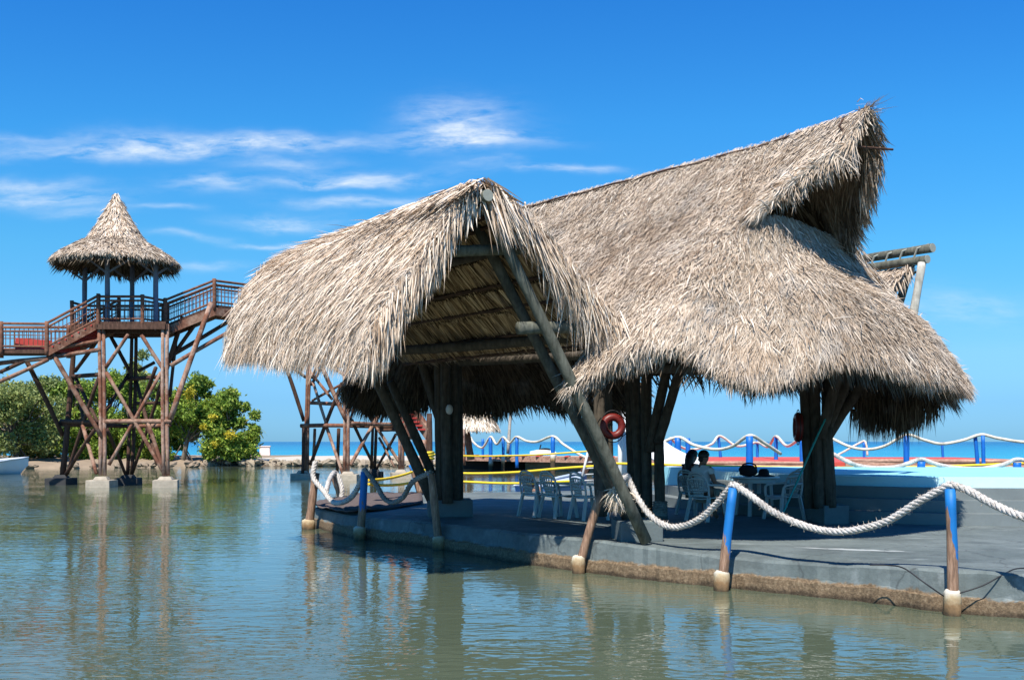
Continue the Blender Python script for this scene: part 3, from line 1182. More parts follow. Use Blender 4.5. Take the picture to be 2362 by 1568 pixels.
# hood over the front mouth (left cheek)
top = [MP(t, 0, ridge_z(t)) for t in (4.05, 4.5, 4.9, 5.24)]
m1 = [MP(t, s, z) for t, s, z in ((4.06, .45, 5.98), (4.42, .36, 6.08), (4.82, .25, 6.22), (5.22, .12, 6.40))]
m2 = [MP(t, s, z) for t, s, z in ((4.08, .83, 5.46), (4.36, .68, 5.66), (4.76, .48, 5.92), (5.18, .18, 6.23))]
bt = [MP(t, s, z) for t, s, z in ((4.08, 1.18, 5.0), (4.32, .96, 5.30), (4.70, .66, 5.66), (5.12, .26, 6.04))]
g_ul = grid_from_rows([top, m1, m2, bt], 24, 16)
n_ul = grid_normals(g_ul, tuple(Nm + Vector((0, 0, 1))))
bt_r = [MP(t, s, z) for t, s, z in ((4.08, -1.18, 4.9), (4.32, -1.0, 5.18), (4.70, -.72, 5.50), (5.12, -.32, 5.93))]
m1r = [MP(t, -s, z) for t, s, z in ((4.06, .45, 5.98), (4.42, .38, 6.08), (4.82, .28, 6.22), (5.22, .13, 6.40))]
m2r = [MP(t, -s, z) for t, s, z in ((4.08, .85, 5.42), (4.36, .72, 5.62), (4.76, .52, 5.88), (5.18, .22, 6.20))]
g_ur = grid_from_rows([top, m1r, m2r, bt_r], 24, 16)
n_ur = grid_normals(g_ur, tuple(-Nm + Vector((0, 0, 1))))
# skirt below the mouth
sill = [LB, (4.22, .85, 5.10), (4.20, .5, 5.12), (4.15, .15, 5.10), (4.12, -.2, 5.08), (4.1, -.55, 5.05), (4.1, -.85, 5.0), RB]
cols = []
first = [LB, (4.15, 1.30, 4.65), (4.19, 1.45, 4.25), (4.22, 1.60, 3.86), (4.25, 1.75, 3.48), (4.28, 1.9, 3.1), eave_front[3]]
cols.append([MP(*q) for q in first])
for sp, ev in zip(sill[1:], eave_front[4:]):
    cols.append(prof(sp, ev, 7, 0.22, 0.32))
cols.append(prof(RB, eave_front[11], 7, 0.35, 0.30))
g_s = grid_from_rows(np.array(cols).transpose(1, 0, 2), 100, 36)
n_s = grid_normals(g_s, tuple(Dm + Vector((0, 0, 1))))
# right slope (faces away from the water)
cols = []
right_eave = [(4.95, -3.3, 2.92), (4.5, -3.75, 2.80), (3.7, -4.15, 2.70), (2.6, -4.3, 2.7), (1.6, -3.6, 3.1), (0, -2.7, 3.3), (-2.5, -2.6, 3.3), (-5.0, -2.4, 3.3)]
r_tops = [4.1, 3.8, 3.4, 2.8, 1.8, 0, -2.5, -5.3]
cols.append([MP(*q) for q in [(4.1, 0, ridge_z(4.1)), (4.1, -.42, 5.98), (4.1, -.80, 5.4), RB, (4.35, -1.8, 4.3), (4.6, -2.6, 3.6), right_eave[0]]])
for t, ev in zip(r_tops[1:], right_eave[1:]):
    cols.append(prof((t, 0, ridge_z(t)), ev))
g_r = grid_from_rows(np.array(cols).transpose(1, 0, 2), 60, 30)
n_r = grid_normals(g_r, tuple(-Nm + Vector((0, 0, 1))))
# back skirt, mirror of the front one
eave_back = [(-4.6, 2.5, 2.95), (-5.0, 2.2, 2.88), (-5.25, 1.6, 2.80), (-5.34, 1.0, 2.78), (-5.42, .3, 2.82), (-5.42, -.4, 2.90), (-5.1, -1.1, 2.82), (-4.77, -1.6, 2.80), (-4.3, -2.1, 2.95),
             (-3.82, -2.61, 2.80), (-3.3, -3.1, 2.78), (-2.87, -3.56, 2.85), (-2.0, -3.4, 3.0)]
cols = []
for i, ev in enumerate(eave_back):
    f = i / (len(eave_back) - 1)
    cols.append(prof((-4.1 + 0.3 * math.sin(math.pi * f) * -1, 1.2 - 2.4 * f, 5.0), ev, 7, 0.2, 0.3))
g_b = grid_from_rows(np.array(cols).transpose(1, 0, 2), 70, 26)
n_b = grid_normals(g_b, tuple(-Dm + Vector((0, 0, 1))))

B = Blades(4)
B.cover(g_l, n_l, 125000, (0.05, 0.16), (0.005, 0.013), 0.026, 0.36, 0.02)
B.cover(g_l, n_l, 3500, (0.15, 0.4), (0.007, 0.02), 0.09, 0.45, 0.03)
B.cover(g_ul, n_ul, 11000, (0.12, 0.30), (0.007, 0.018), 0.05, 0.25, 0.02)
B.cover(g_ul[:, 6:], n_ul[:, 6:], 1500, (0.2, 0.42), (0.01, 0.022), 0.08, 0.3, 0.05, vmin=.35)
B.cover(g_ur, n_ur, 4000, (0.2, 0.5), (0.012, 0.03), 0.06, 0.3, 0.04)
B.cover(g_s, n_s, 115000, (0.05, 0.16), (0.005, 0.013), 0.026, 0.40, 0.02)
B.cover(g_s, n_s, 3000, (0.15, 0.36), (0.007, 0.02), 0.09, 0.5, 0.03)
B.cover(g_r, n_r, 9000, (0.2, 0.45), (0.012, 0.03), 0.05, 0.22, 0.02)
B.cover(g_s, n_s, 13000, (0.18, 0.36), (0.007, 0.018), 0.05, 0.28, 0.08, vmin=0.84)
B.cover(g_l[:, 60:], n_l[:, 60:], 4500, (0.18, 0.36), (0.007, 0.018), 0.05, 0.28, 0.08, vmin=0.86)
# crease where the slope laps over the skirt
lap = np.array([MP(4.08, 1.14, 5.06), MP(4.14, 1.22, 4.85), MP(4.17, 1.36, 4.55), MP(4.2, 1.5, 4.2)])
B.fringe(lap, tuple(Dm * 0.6 + Nm * 0.5), 1100, (0.12, 0.34), (0.007, 0.018), 0.14, 0.06, 0.4, depth=0.14)
ev_out = [np.array(Dm) * 0.4 + np.array(Nm) * 0.9] * 2
eL = g_l[-1][60:]
B.fringe(eL, tuple(Nm), 2200, (0.06, 0.28), (0.007, 0.018), 0.16, 0.15, 0.6)
eS = g_s[-1]
oS = eS - np.array(MP(3.2, -0.6, 0))
oS[:, 2] = 0
oS /= np.linalg.norm(oS, axis=1, keepdims=True)
B.fringe(eS, oS, 9000, (0.05, 0.27), (0.007, 0.018), 0.16, 0.15, 0.65)
# left edge of the main roof where it turns behind the wing
eE = np.array([MP(2.62, 2.3, 3.85), MP(2.68, 2.75, 3.38), MP(2.72, 3.1, 3.0), MP(2.75, 3.44, 2.64)])
B.fringe(eE, tuple(-Dm * 0.8 + Nm * 0.4), 1500, (0.10, 0.28), (0.007, 0.018), 0.14, 0.25, 0.5)
# mouth lips
B.fringe(g_ul[-1][9:], tuple(Dm * 0.9 + Nm * 0.2), 700, (0.10, 0.34), (0.009, 0.02), 0.2, 0.3, 0.7)
B.fringe(g_ul[:, -1], tuple(Dm), 300, (0.08, 0.25), (0.009, 0.02), 0.2, 0.2, 0.7)
B.fringe(g_ur[-1], tuple(-Nm), 800, (0.12, 0.38), (0.012, 0.03), 0.2, 0.2, 0.7)
B.fringe(g_ur[:, -1], tuple(Dm), 300, (0.1, 0.3), (0.012, 0.03), 0.2, 0.3, 0.7)
# tuft at the tip of the ridge
tipc = np.array(MP(5.10, 0, ridge_z(5.2) + 0.0))
N_ = 60
rg = B.rng
dd = np.array(Dm)[None, :] * rg.uniform(.6, 1.1, (N_, 1)) + np.array(Nm)[None, :] * rg.normal(0, .25, (N_, 1)) + np.array([0, 0, 1])[None, :] * rg.normal(.10, .12, (N_, 1))
dd /= np.linalg.norm(dd, axis=1, keepdims=True)
sd = np.cross(dd, np.array([0, 0, 1.0]))
sd /= np.linalg.norm(sd, axis=1, keepdims=True)
B.strands(tipc + rg.normal(0, .06, (N_, 3)), dd, np.cross(sd, dd), sd, rg.uniform(.15, .42, N_), rg.uniform(.010, .02, N_), rg.normal(0, .02, N_), rg.normal(0, .04, N_), np.zeros(N_))
main = B.build('main_roof', M['grey_straw'], hut)
for g, nn in ((g_l, n_l), (g_ul, n_ul), (g_ur, n_ur), (g_s, n_s), (g_r, n_r), (g_b, n_b)):
    grid_mesh('thatch_bed', g, M['straw_bed'], main, -0.025, nn)
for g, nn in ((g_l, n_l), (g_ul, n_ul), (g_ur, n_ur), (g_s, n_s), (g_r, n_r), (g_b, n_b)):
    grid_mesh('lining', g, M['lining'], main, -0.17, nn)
# unseen far gable, closed off to keep light from leaking into the roof
MB().add([MP(-5.3, 0, RZ - .1), MP(-4.1, 1.2, 5.0), MP(-4.1, -1.2, 5.0), MP(-3.9, 0, 5.0)], [(0, 1, 2), (0, 1, 3), (0, 2, 3)]).build('gable_light_stop', M['lining'], main)

# shaded inside faces: fronds seen from below
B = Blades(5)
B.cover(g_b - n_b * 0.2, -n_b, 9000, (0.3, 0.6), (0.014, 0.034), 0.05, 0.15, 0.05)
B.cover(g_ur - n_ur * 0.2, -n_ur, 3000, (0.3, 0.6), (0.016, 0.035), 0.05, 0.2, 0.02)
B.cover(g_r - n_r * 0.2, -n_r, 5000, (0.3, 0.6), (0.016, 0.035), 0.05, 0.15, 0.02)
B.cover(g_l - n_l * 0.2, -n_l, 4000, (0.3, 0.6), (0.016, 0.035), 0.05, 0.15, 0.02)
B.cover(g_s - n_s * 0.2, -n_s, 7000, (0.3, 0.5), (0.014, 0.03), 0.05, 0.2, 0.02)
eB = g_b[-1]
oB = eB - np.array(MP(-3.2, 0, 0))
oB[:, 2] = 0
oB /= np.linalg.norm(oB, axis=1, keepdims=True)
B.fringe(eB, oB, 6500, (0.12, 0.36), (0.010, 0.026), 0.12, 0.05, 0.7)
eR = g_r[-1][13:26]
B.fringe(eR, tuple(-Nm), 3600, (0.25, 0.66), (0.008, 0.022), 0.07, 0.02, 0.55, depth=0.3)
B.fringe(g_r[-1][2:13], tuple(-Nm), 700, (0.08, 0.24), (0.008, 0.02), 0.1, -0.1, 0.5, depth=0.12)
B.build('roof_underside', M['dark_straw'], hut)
B = Blades(15)
B.cover(g_b, n_b, 9000, (0.2, 0.45), (0.012, 0.03), 0.05, 0.22, 0.02)
B.build('back_skirt', M['grey_straw'], hut)
# bound roll along the left cheek of the mouth
B = Blades(6)
roll = crom([MP(5.04, .34, 6.04), MP(4.70, .70, 5.70), MP(4.36, 1.00, 5.34), MP(4.14, 1.22, 5.04)], 24)
sec = []
for i, p in enumerate(roll):
    r = 0.05 + 0.06 * i / 23
    t = roll[min(i + 1, 23)] - roll[max(i - 1, 0)]
    t /= np.linalg.norm(t)
    a_ = np.cross(t, np.array([0, 0, 1.0]))
    a_ /= np.linalg.norm(a_)
    b_ = np.cross(a_, t)
    sec.append([p + a_ * math.cos(q) * r + b_ * math.sin(q) * r for q in np.linspace(0, 2 * math.pi, 14)])
g_roll = np.array(sec)
n_roll = g_roll - roll[:, None, :]
n_roll /= np.linalg.norm(n_roll, axis=2, keepdims=True)
B.cover(g_roll, n_roll, 4000, (0.10, 0.22), (0.006, 0.015), 0.02, 0.25, 0.0, thick=.02)
rl = B.build('rolled_lip', M['straw'], hut)
MB().tube([tuple(p) for p in roll], [0.045 + 0.06 * i / 23 for i in range(24)], 12).build('lip_core', M['straw_bed'], rl, True)
for i in (7, 11, 15, 19):
    mb = MB()
    r = 0.07 + 0.06 * i / 23
    cc = sec[i]
    ring = [tuple(roll[i] + (np.array(q) - roll[i]) * (r / (0.05 + 0.06 * i / 23)) * 1.04) for q in cc]
    mb.tube(ring, 0.012, 5, False)
    mb.build('lashing', M['rope_old'], rl)

# --- second wing on the far side, mostly hidden: near end shows beyond the right shoulder
Rw = P(2150, 572, 19.2)


def VP(k, s, z):
    """k back along the ridge, s toward the main roof"""
    return tuple(Vector((Rw.x, Rw.y, 0)) - Aw * k + Nw * s + Vector((0, 0, z)))


rows = []
for s, z in ((0, 5.22), (.45, 4.88), (.9, 4.42), (1.5, 3.9), (2.1, 3.5)):
    rows.append([VP(0.36 + s * 0.1, s, z), VP(3, s, z + .05), VP(6.5, s, z + .1)])
g_v = grid_from_rows(rows, 40, 20)
n_v = grid_normals(g_v, tuple(Nw + Vector((0, 0, 1))))
rows = []
for s, z in ((0, 5.22), (-.5, 4.7), (-1.0, 3.9), (-1.3, 3.1)):
    rows.append([VP(2.3, s, z), VP(4, s, z + .05), VP(6.5, s, z + .1)])
g_v2 = grid_from_rows(rows, 40, 20)
n_v2 = grid_normals(g_v2, tuple(-Nw + Vector((0, 0, 1))))
B = Blades(8)
B.cover(g_v, n_v, 7000, (0.2, 0.45), (0.012, 0.03), 0.05, 0.25, 0.02)
B.cover(g_v2, n_v2, 7000, (0.2, 0.45), (0.012, 0.03), 0.05, 0.25, 0.02)
B.fringe(g_v[:, 0], tuple(Aw), 500, (0.1, 0.3), (0.012, 0.03), 0.2, 0.2, 0.6)
w2 = B.build('wing_roof', M['grey_straw'], hut)
for g, nn in ((g_v, n_v), (g_v2, n_v2)):
    grid_mesh('thatch_bed', g, M['straw_bed'], w2, -0.02, nn)
    grid_mesh('lining', g, M['lining'], w2, -0.14, nn)

# --- timber frame
pc = [0]


def post(a, b, r0=0.09, r1=None, mat='log_dark', bow=0.0):
    pc[0] += 1
    return MB().log(a, b, r0, r1, pc[0], 12, bow, 7).build('post', M[mat], hut, True)


Fb = G(1480, 1236, 0.70)
# front corner: two long poles that lean out over the water and carry the wing ridge
ridge_near = Vector(WP(6.55, 0.02, 4.98))
post(P(1490, 1248, 14.62), P(1107, 447, 13.28), 0.080, 0.072, 'log', 0.02)
post(P(1446, 1194, 15.3), P(1078, 478, 13.95), 0.076, 0.072, 'log_mid', 0.02)
post(P(1432, 1150, 15.0), P(1352, 960, 14.6), 0.085, 0.08, 'log_dark')
post(P(1385, 1190, 16.6), P(1382, 860, 16.6), 0.10, 0.09, 'log_dark')
post(P(1404, 1180, 16.9), P(1398, 860, 16.9), 0.08, 0.08, 'log_dark')
# inner corner
post(P(1478, 1190, 19.4), P(1462, 780, 19.4), 0.095)
post(P(1493, 1190, 19.2), P(1492, 780, 19.2), 0.10)
post(P(1522, 1188, 19.0), P(1519, 1005, 19.0), 0.095)
post(P(1497, 1040, 19.0), P(1538, 850, 18.6), 0.09)
post(P(1518, 1020, 18.8), P(1568, 850, 18.4), 0.09)
post(P(1460, 1188, 19.9), P(1448, 800, 19.9), 0.085)
# right corner cluster
post(P(1866, 1172, 18.6), P(1849, 800, 18.6), 0.095)
post(P(1890, 1172, 18.5), P(1876, 800, 18.5), 0.10)
post(P(1892, 1170, 18.3), P(1889, 985, 18.3), 0.095)
post(P(1917, 1170, 18.2), P(1906, 985, 18.2), 0.095)
post(P(1893, 1010, 18.2), P(1944, 820, 18.0), 0.095)
post(P(1902, 1000, 18.4), P(1976, 820, 18.2), 0.09)
post(P(1906, 1010, 18.5), P(2030, 820, 18.6), 0.09)
post(P(1908, 950, 18.9), P(1905, 800, 18.9), 0.11)
# left corner cluster
for (u, w, Y) in ((1014, 0.10, 20.0), (1030, 0.105, 19.8), (1047, 0.10, 20.0), (1056, 0.085, 20.3), (1022, 0.09, 20.3)):
    post(P(u + 2, 1160, Y), P(u - 3, 795, Y), w, w * .95)
post(P(1003, 1168, 20.0), P(838, 812, 19.0), 0.10, 0.09)
post(P(1008, 1120, 20.1), P(900, 880, 19.7), 0.085, 0.08)
post(P(1012, 960, 20.4), P(962, 800, 20.2), 0.10, 0.09)
# under the second wing
post(P(2090, 810, 19.2), P(2126, 606, 19.25), 0.08, 0.075, 'log_pale')
post(P(2052, 780, 19.6), P(2100, 612, 19.7), 0.075, 0.07, 'log')


def beam_log(a, b, r, mat='log', name='beam'):
    pc[0] += 1
    return MB().log(a, b, r, r * .95, pc[0], 12, 0, 6).build(name, M[mat], hut, True)


beam_log(P(1400, 768, 14.6), P(838, 812, 19.4), 0.085, 'log_dark')
beam_log(P(1035, 580, 13.45), P(1250, 574, 14.0), 0.075)
beam_log(P(1005, 612, 13.9), P(1270, 552, 15.2), 0.07, 'log_dark')
beam_log(P(1194, 757, 13.7), P(1405, 753, 14.3), 0.085)
beam_log(P(1040, 800, 20.2), P(1480, 790, 19.6), 0.09, 'log_dark')
beam_log(P(1440, 850, 15.4), P(1880, 845, 18.4), 0.085, 'log_dark')
beam_log(P(1470, 810, 19.6), P(1900, 830, 18.6), 0.085, 'log_dark')
beam_log(P(1060, 835, 19.0), P(1400, 815, 15.2), 0.07, 'log_dark')
# ridge poles with cut ends
rp = beam_log(Vector(WP(7.05, 0.0, 4.98)), Vector(WP(-0.2, 0, 5.15)), 0.076, 'log', 'ridge_pole')
ce = Vector(WP(7.053, 0.0, 4.98))
MB().tube([ce, ce + Aw * 0.012], 0.074, 14).build('cut_end', M['log_end'], rp)
for (ua, va, ub, vb, r) in ((2150, 572, 1960, 618, 0.085), (2138, 598, 1960, 640, 0.08)):
    a = P(ua, va, 19.2)
    b = a - Aw * 3.5
    b.z = a.z + 0.10
    q = beam_log(a, b, r, 'log', 'ridge_pole')
    MB().tube([a, a + Aw * 0.012], r * .97, 14).build('cut_end', M['log_end'], q)
mb = MB()
for i in range(6):
    c = P(2150, 572, 19.2) - Aw * (0.25 + i * 0.33)
    mb.tube([c + Vector((0.06, 0, 0.09)) + Aw * .1, c + Vector((-.09, -.05, 0.02)), c + Vector((-.09, -.05, -0.24)) - Aw * .12], 0.022, 6)
mb.build('strap', M['log_end'], hut)
# thin wire and stick that hold down the ridge thatch
mb = MB()
rw = [Vector(MP(t, 0.12, ridge_z(t) - 0.075 + 0.012 * math.sin(t * 5))) for t in np.linspace(-4.6, 5.1, 40)]
mb.tube(rw, 0.016, 6)
mb.tube([Vector(MP(5.0, .45, 6.0)), Vector(MP(5.38, -.34, 6.0))], 0.016, 6)
mb.tube([Vector(MP(4.9, .14, 6.46)), Vector(MP(4.95, .34, 6.3)), Vector(MP(5.12, .30, 6.05))], 0.014, 6)
mb.tube([Vector(WP(5.8, .35, 5.02)), Vector(WP(6.85, .02, 5.22)), Vector(WP(6.98, -.34, 5.06))], 0.014, 6)
mb.build('tie_rod', M['timber_dark'], hut)
# footings
MB().box(G(1476, 1250, DZ) + Vector((0, .42, .14)), (0.62, 0.72, 0.30), 0.1).build('footing', M['footing'], hut, bevel=0.02)
MB().box(G(1033, 1192, DZ) + Vector((0, .45, .155)), (0.86, 0.86, 0.33), 0.1).build('footing', M['footing'], hut, bevel=0.02)
MB().box(G(1929, 1209, DZ) + Vector((0, .4, .16)), (0.44, 0.7, 0.34), 0.05).build('footing', M['footing'], hut, bevel=0.02)
MB().box(G(1500, 1196, DZ) + Vector((0, .3, .06)), (0.6, 0.6, 0.14), 0.1).build('footing', M['footing'], hut, bevel=0.02)
mb = MB()
for i in range(7):
    c = P(1522, 1190, 19.0) + Vector((0, 0, 0.03 + i * 0.038))
    mb.tube([c + Vector((math.cos(a) * .12, math.sin(a) * .12, 0.006 * math.sin(a * 2 + i))) for a in np.linspace(0, 6.28, 14)], 0.02, 6, False)
mb.build('rope_wrapping', M['rope_old'], hut)
mb = MB()
c = P(1036, 944, 19.55)
mb.ball(c, 0.085, 14, 8, (.8, .7, 1.15))
mb.build('wall_lamp', M['ring_band'], hut, True)

# ------------------------------------------------------------------ ropes


def smooth_path(pts, n):
    return [Vector(p) for p in crom([tuple(p) for p in pts], n)]


def sag(a, b, drop, n=14):
    a, b = Vector(a), Vector(b)
    return [a.lerp(b, i / n) - Vector((0, 0, drop * (1 - (2 * i / n - 1) ** 2))) for i in range(n + 1)]


def rope_mesh(path, r, pitch, strands=4, sides=6, per=7, seed=0):
    path = [Vector(p) for p in path]
    L = sum((path[i + 1] - path[i]).length for i in range(len(path) - 1))
    n = max(8, int(L / pitch * per))
    pts = []
    cum = [0]
    for i in range(len(path) - 1):
        cum.append(cum[-1] + (path[i + 1] - path[i]).length)
    j = 0
    for i in range(n + 1):
        x = L * i / n
        while j < len(path) - 2 and cum[j + 1] < x:
            j += 1
        f = (x - cum[j]) / max(1e-6, cum[j + 1] - cum[j])
        pts.append(path[j].lerp(path[j + 1], f))
    mb = MB()
    frames = []
    nx = None
    for i in range(n + 1):
        t = (pts[min(i + 1, n)] - pts[max(i - 1, 0)]).normalized()
        if nx is None:
            nx = t.cross(Vector((0, 1, 0.3))).normalized()
        nx = (nx - t * nx.dot(t)).normalized()
        frames.append((nx.copy(), t.cross(nx)))
    rr = random.Random(seed)
    for k in range(strands):
        q = []
        rs = []
        for i in range(n + 1):
            a = 2 * math.pi * (k / strands + i / per)
            q.append(pts[i] + frames[i][0] * (math.cos(a) * r * .56) + frames[i][1] * (math.sin(a) * r * .56))
            rs.append(r * .47 * rr.uniform(.9, 1.1))
        mb.tube(q, rs, sides)
    return mb


def rope(path, r, mat, label, group=None, name='rope', pitch=None):
    base = Vector(path[0])
    o = rope_mesh(path, r, pitch or r * 5.5).build(name, M[mat], None, True, base)
    if mat == 'rope':
        B = Blades(int(abs(base.x) * 100) + 3)
        rg = B.rng
        pp = np.array([tuple(q) for q in path])
        cnt = 13 * len(pp)
        i = rg.integers(0, len(pp) - 1, cnt)
        f = rg.random((cnt, 1))
        q = pp[i] * (1 - f) + pp[i + 1] * f
        tn = pp[i + 1] - pp[i]
        tn /= np.linalg.norm(tn, axis=1, keepdims=True)
        o_ = rg.normal(0, 1, (cnt, 3))
        o_ -= tn * (o_ * tn).sum(1, keepdims=True)
        o_ /= np.linalg.norm(o_, axis=1, keepdims=True)
        d = tn * rg.normal(0, 1, (cnt, 1)) + o_ * .5 + rg.normal(0, .25, (cnt, 3))
        d /= np.linalg.norm(d, axis=1, keepdims=True)
        sd = np.cross(d, o_)
        sd /= np.linalg.norm(sd, axis=1, keepdims=True) + 1e-9
        B.strands(q + o_ * r * .92, d, o_, sd, rg.uniform(.015, .05, cnt), rg.uniform(.002, .005, cnt), rg.normal(0, .003, cnt), rg.normal(.005, .007, cnt), np.zeros(cnt))
        B.build('rope_fuzz', M['white_straw'], o)['kind'] = 'stuff'
    return tag(o, label, 'rope', group)


def frayed(c, d, n, L, seed, parent, mat='white_straw', spread=0.5):
    B = Blades(seed)
    rg = B.rng
    d = np.asarray(d, float)
    dd = d[None, :] + rg.normal(0, spread, (n, 3))
    dd /= np.linalg.norm(dd, axis=1, keepdims=True)
    sd = np.cross(dd, rg.normal(0, 1, (n, 3)))
    sd /= np.linalg.norm(sd, axis=1, keepdims=True)
    B.strands(np.asarray(tuple(c)) + rg.normal(0, .025, (n, 3)), dd, np.cross(sd, dd), sd, rg.uniform(L * .4, L, n), rg.uniform(.006, .014, n), rg.normal(0, .02, n), rg.normal(0, .05, n), rg.uniform(0, .06, n))
    return B.build('frayed_end', M[mat], parent)


# ------------------------------------------------------------------ mooring posts at the deck edge


def mooring_post(top, foot, r, mat, label, sleeve_h=0.2, bow=0.0):
    top, foot = Vector(top), Vector(foot)
    t = thing('mooring_post', (foot.x, foot.y, 0), label, 'post', 'posts standing in the water along the deck edge')
    lo = foot + (foot - top).normalized() * 0.35
    MB().log(lo, top, r * 1.03, r * .97, int(foot.x * 50) % 97, 16, bow, 8).build('shaft', M[mat], t, True)
    mb = MB()
    k = 14
    prof = [(r * 1.55, -0.5), (r * 1.62, sleeve_h * .25), (r * 1.66, sleeve_h * .6), (r * 1.55, sleeve_h * .93), (r * 1.25, sleeve_h * 1.06), (r * .9, sleeve_h * 1.08)]
    mb.lathe(prof, (foot.x, foot.y, 0), k)
    rr = random.Random(int(foot.y * 31))
    mb.v = [(x + rr.uniform(-.008, .008), y + rr.uniform(-.008, .008), z + rr.uniform(-.01, .01)) for x, y, z in mb.v]
    mb.build('concrete_sleeve', M['sleeve'], t, True)
    return t


p_right = (P(2191, 1127, 11.40), P(2196, 1416, 11.40))
p_mid = (P(1690, 1125, 13.28), P(1664, 1360, 13.28))
p_lean = (P(1386, 1132, 15.05), P(1334, 1316, 15.05))
p_c = (P(994, 1092, 18.4), P(1012, 1262, 18.4))
p_b = (P(841, 1088, 20.2), P(829, 1240, 20.2))
p_a = (P(728, 1090, 22.6), P(711, 1218, 22.6))
mooring_post(p_right[0], p_right[1], 0.058, 'post_upright', 'upright blue mooring post with bare brown lower half nearest the right edge', 0.26)
mooring_post(p_mid[0], p_mid[1], 0.062, 'post_leaning', 'slightly leaning blue mooring post between the two long rope swags', 0.24)
mooring_post(p_lean[0], p_lean[1], 0.062, 'post_rust', 'strongly leaning worn brown post with no rope on it', 0.24)
mooring_post(p_c[0], p_c[1], 0.07, 'post_rust', 'worn blue and brown post in shade in front of the square footing', 0.22)
mooring_post(p_b[0], p_b[1], 0.075, 'post_blue', 'shaded blue post carrying rope near the left corner of the deck', 0.24)
mooring_post(p_a[0], p_a[1], 0.09, 'post_rust', 'leaning corner post draped with white rope at the left end of the deck', 0.2)

up = Vector((0, 0, 0.05))
# front swags
fr0 = P(1446, 1096, 14.9)
path = smooth_path([fr0, P(1470, 1148, 14.7), P(1507, 1195, 14.45), P(1553, 1215, 14.2), P(1610, 1198, 13.85), P(1655, 1158, 13.55), p_mid[0] + up], 40)
path2 = smooth_path([p_mid[0] + up, P(1722, 1136, 13.2), P(1790, 1184, 12.95), P(1870, 1216, 12.65), P(1945, 1225, 12.38), P(2040, 1203, 12.0), P(2120, 1155, 11.68), p_right[0] + up], 50)
path3 = smooth_path([p_right[0] + up, P(2232, 1130, 11.3), P(2290, 1162, 11.1), P(2361, 1192, 10.8), P(2460, 1210, 10.5)], 30)
rope(path, 0.046, 'rope', 'thick white rope drooping from the log poles to the leaning blue post')
rope(path2, 0.046, 'rope', 'longest thick white rope swag between the two blue mooring posts')
rope(path3, 0.046, 'rope', 'thick white rope running from the upright blue post out of the frame')
knot = tag(rope_mesh([P(1446, 1096, 14.88), P(1430, 1110, 14.6), P(1420, 1128, 14.62)], 0.05, 0.28).build('rope_end', M['rope'], None, True, P(1446, 1096, 14.88)),
           'frayed pale rope end tied round the leaning log poles', 'rope')
frayed(P(1424, 1130, 14.6), (0.1, 0, -1), 520, 0.34, 77, knot)
# left swags
rope(smooth_path([P(727, 1064, 22.5), P(722, 1100, 22.3), P(745, 1130, 22.1), P(765, 1155, 21.7), P(783, 1159, 21.2), P(808, 1148, 20.8), P(828, 1118, 20.4), p_b[0] + up], 36), 0.058, 'rope',
     'white and grey rope hanging from the corner post to the shaded blue post')
rope(smooth_path([p_b[0] + up, P(868, 1118, 19.9), P(884, 1146, 19.7), P(905, 1158, 19.4), P(930, 1145, 19.1), P(952, 1110, 18.8), p_c[0] + up * .5], 36), 0.052, 'rope_old',
     'dark grey rope hanging in shade between two shaded posts')
pf = thing('mooring_post', P(786, 1147, 26.4), 'short blue post at the far left corner of the deck', 'post')
MB().log(P(788, 1150, 26.4), P(768, 1092, 26.4), 0.09, 0.09, 3, 12).build('shaft', M['post_blue'], pf, True)
rope(smooth_path([P(752, 1134, 24.6), P(760, 1105, 25.6), P(772, 1089, 26.35), P(782, 1105, 26.3), P(789, 1130, 26.2), P(786, 1148, 26.1)], 26), 0.062, 'rope', 'white rope looped over the short blue far corner post')
pf2 = thing('mooring_post', P(968, 1137, 28.2), 'tilted blue and rusty post behind the log pole on the far deck edge', 'post')
MB().log(P(970, 1140, 28.2), P(949, 1070, 28.2), 0.10, 0.09, 5, 12).build('shaft', M['post_blue'], pf2, True)
for k, (va, vb) in enumerate(((1125, 1088), (1134, 1112))):
    rope(sag(P(850, va - 18, 24), P(950, vb, 28), 0.05, 6), 0.035, 'yellow', ('upper' if k == 0 else 'lower') + ' yellow brown line between the shaded post and the far tilted post')

# thin cables on the wall beside the right post
cab = MB()
cab.tube(smooth_path([P(2005, 1302, 11.93), P(2050, 1303, 11.85), P(2085, 1310, 11.6), P(2130, 1342, 11.42), P(2176, 1374, 11.36)], 18), 0.008, 6)
cab.tube(smooth_path([P(2210, 1368, 11.34), P(2265, 1350, 11.3), P(2310, 1326, 11.35), P(2342, 1311, 11.5), P(2390, 1309, 11.6)], 18), 0.008, 6)
tag(cab.build('cable', M['cable'], None, True, P(2178, 1372, 11.33)), 'thin black cable drooping on both sides of the upright blue post', 'cable')
tc_ = MB().tube(smooth_path([P(1906, 960, 18.1), P(1880, 1015, 17.9), P(1845, 1095, 17.7), P(1803, 1188, 17.5)], 14), 0.018, 6)
tag(tc_.build('cord', M['teal'], None, True, P(1803, 1188, 17.5)), 'taut teal cord slanting down from the right post cluster', 'cord')

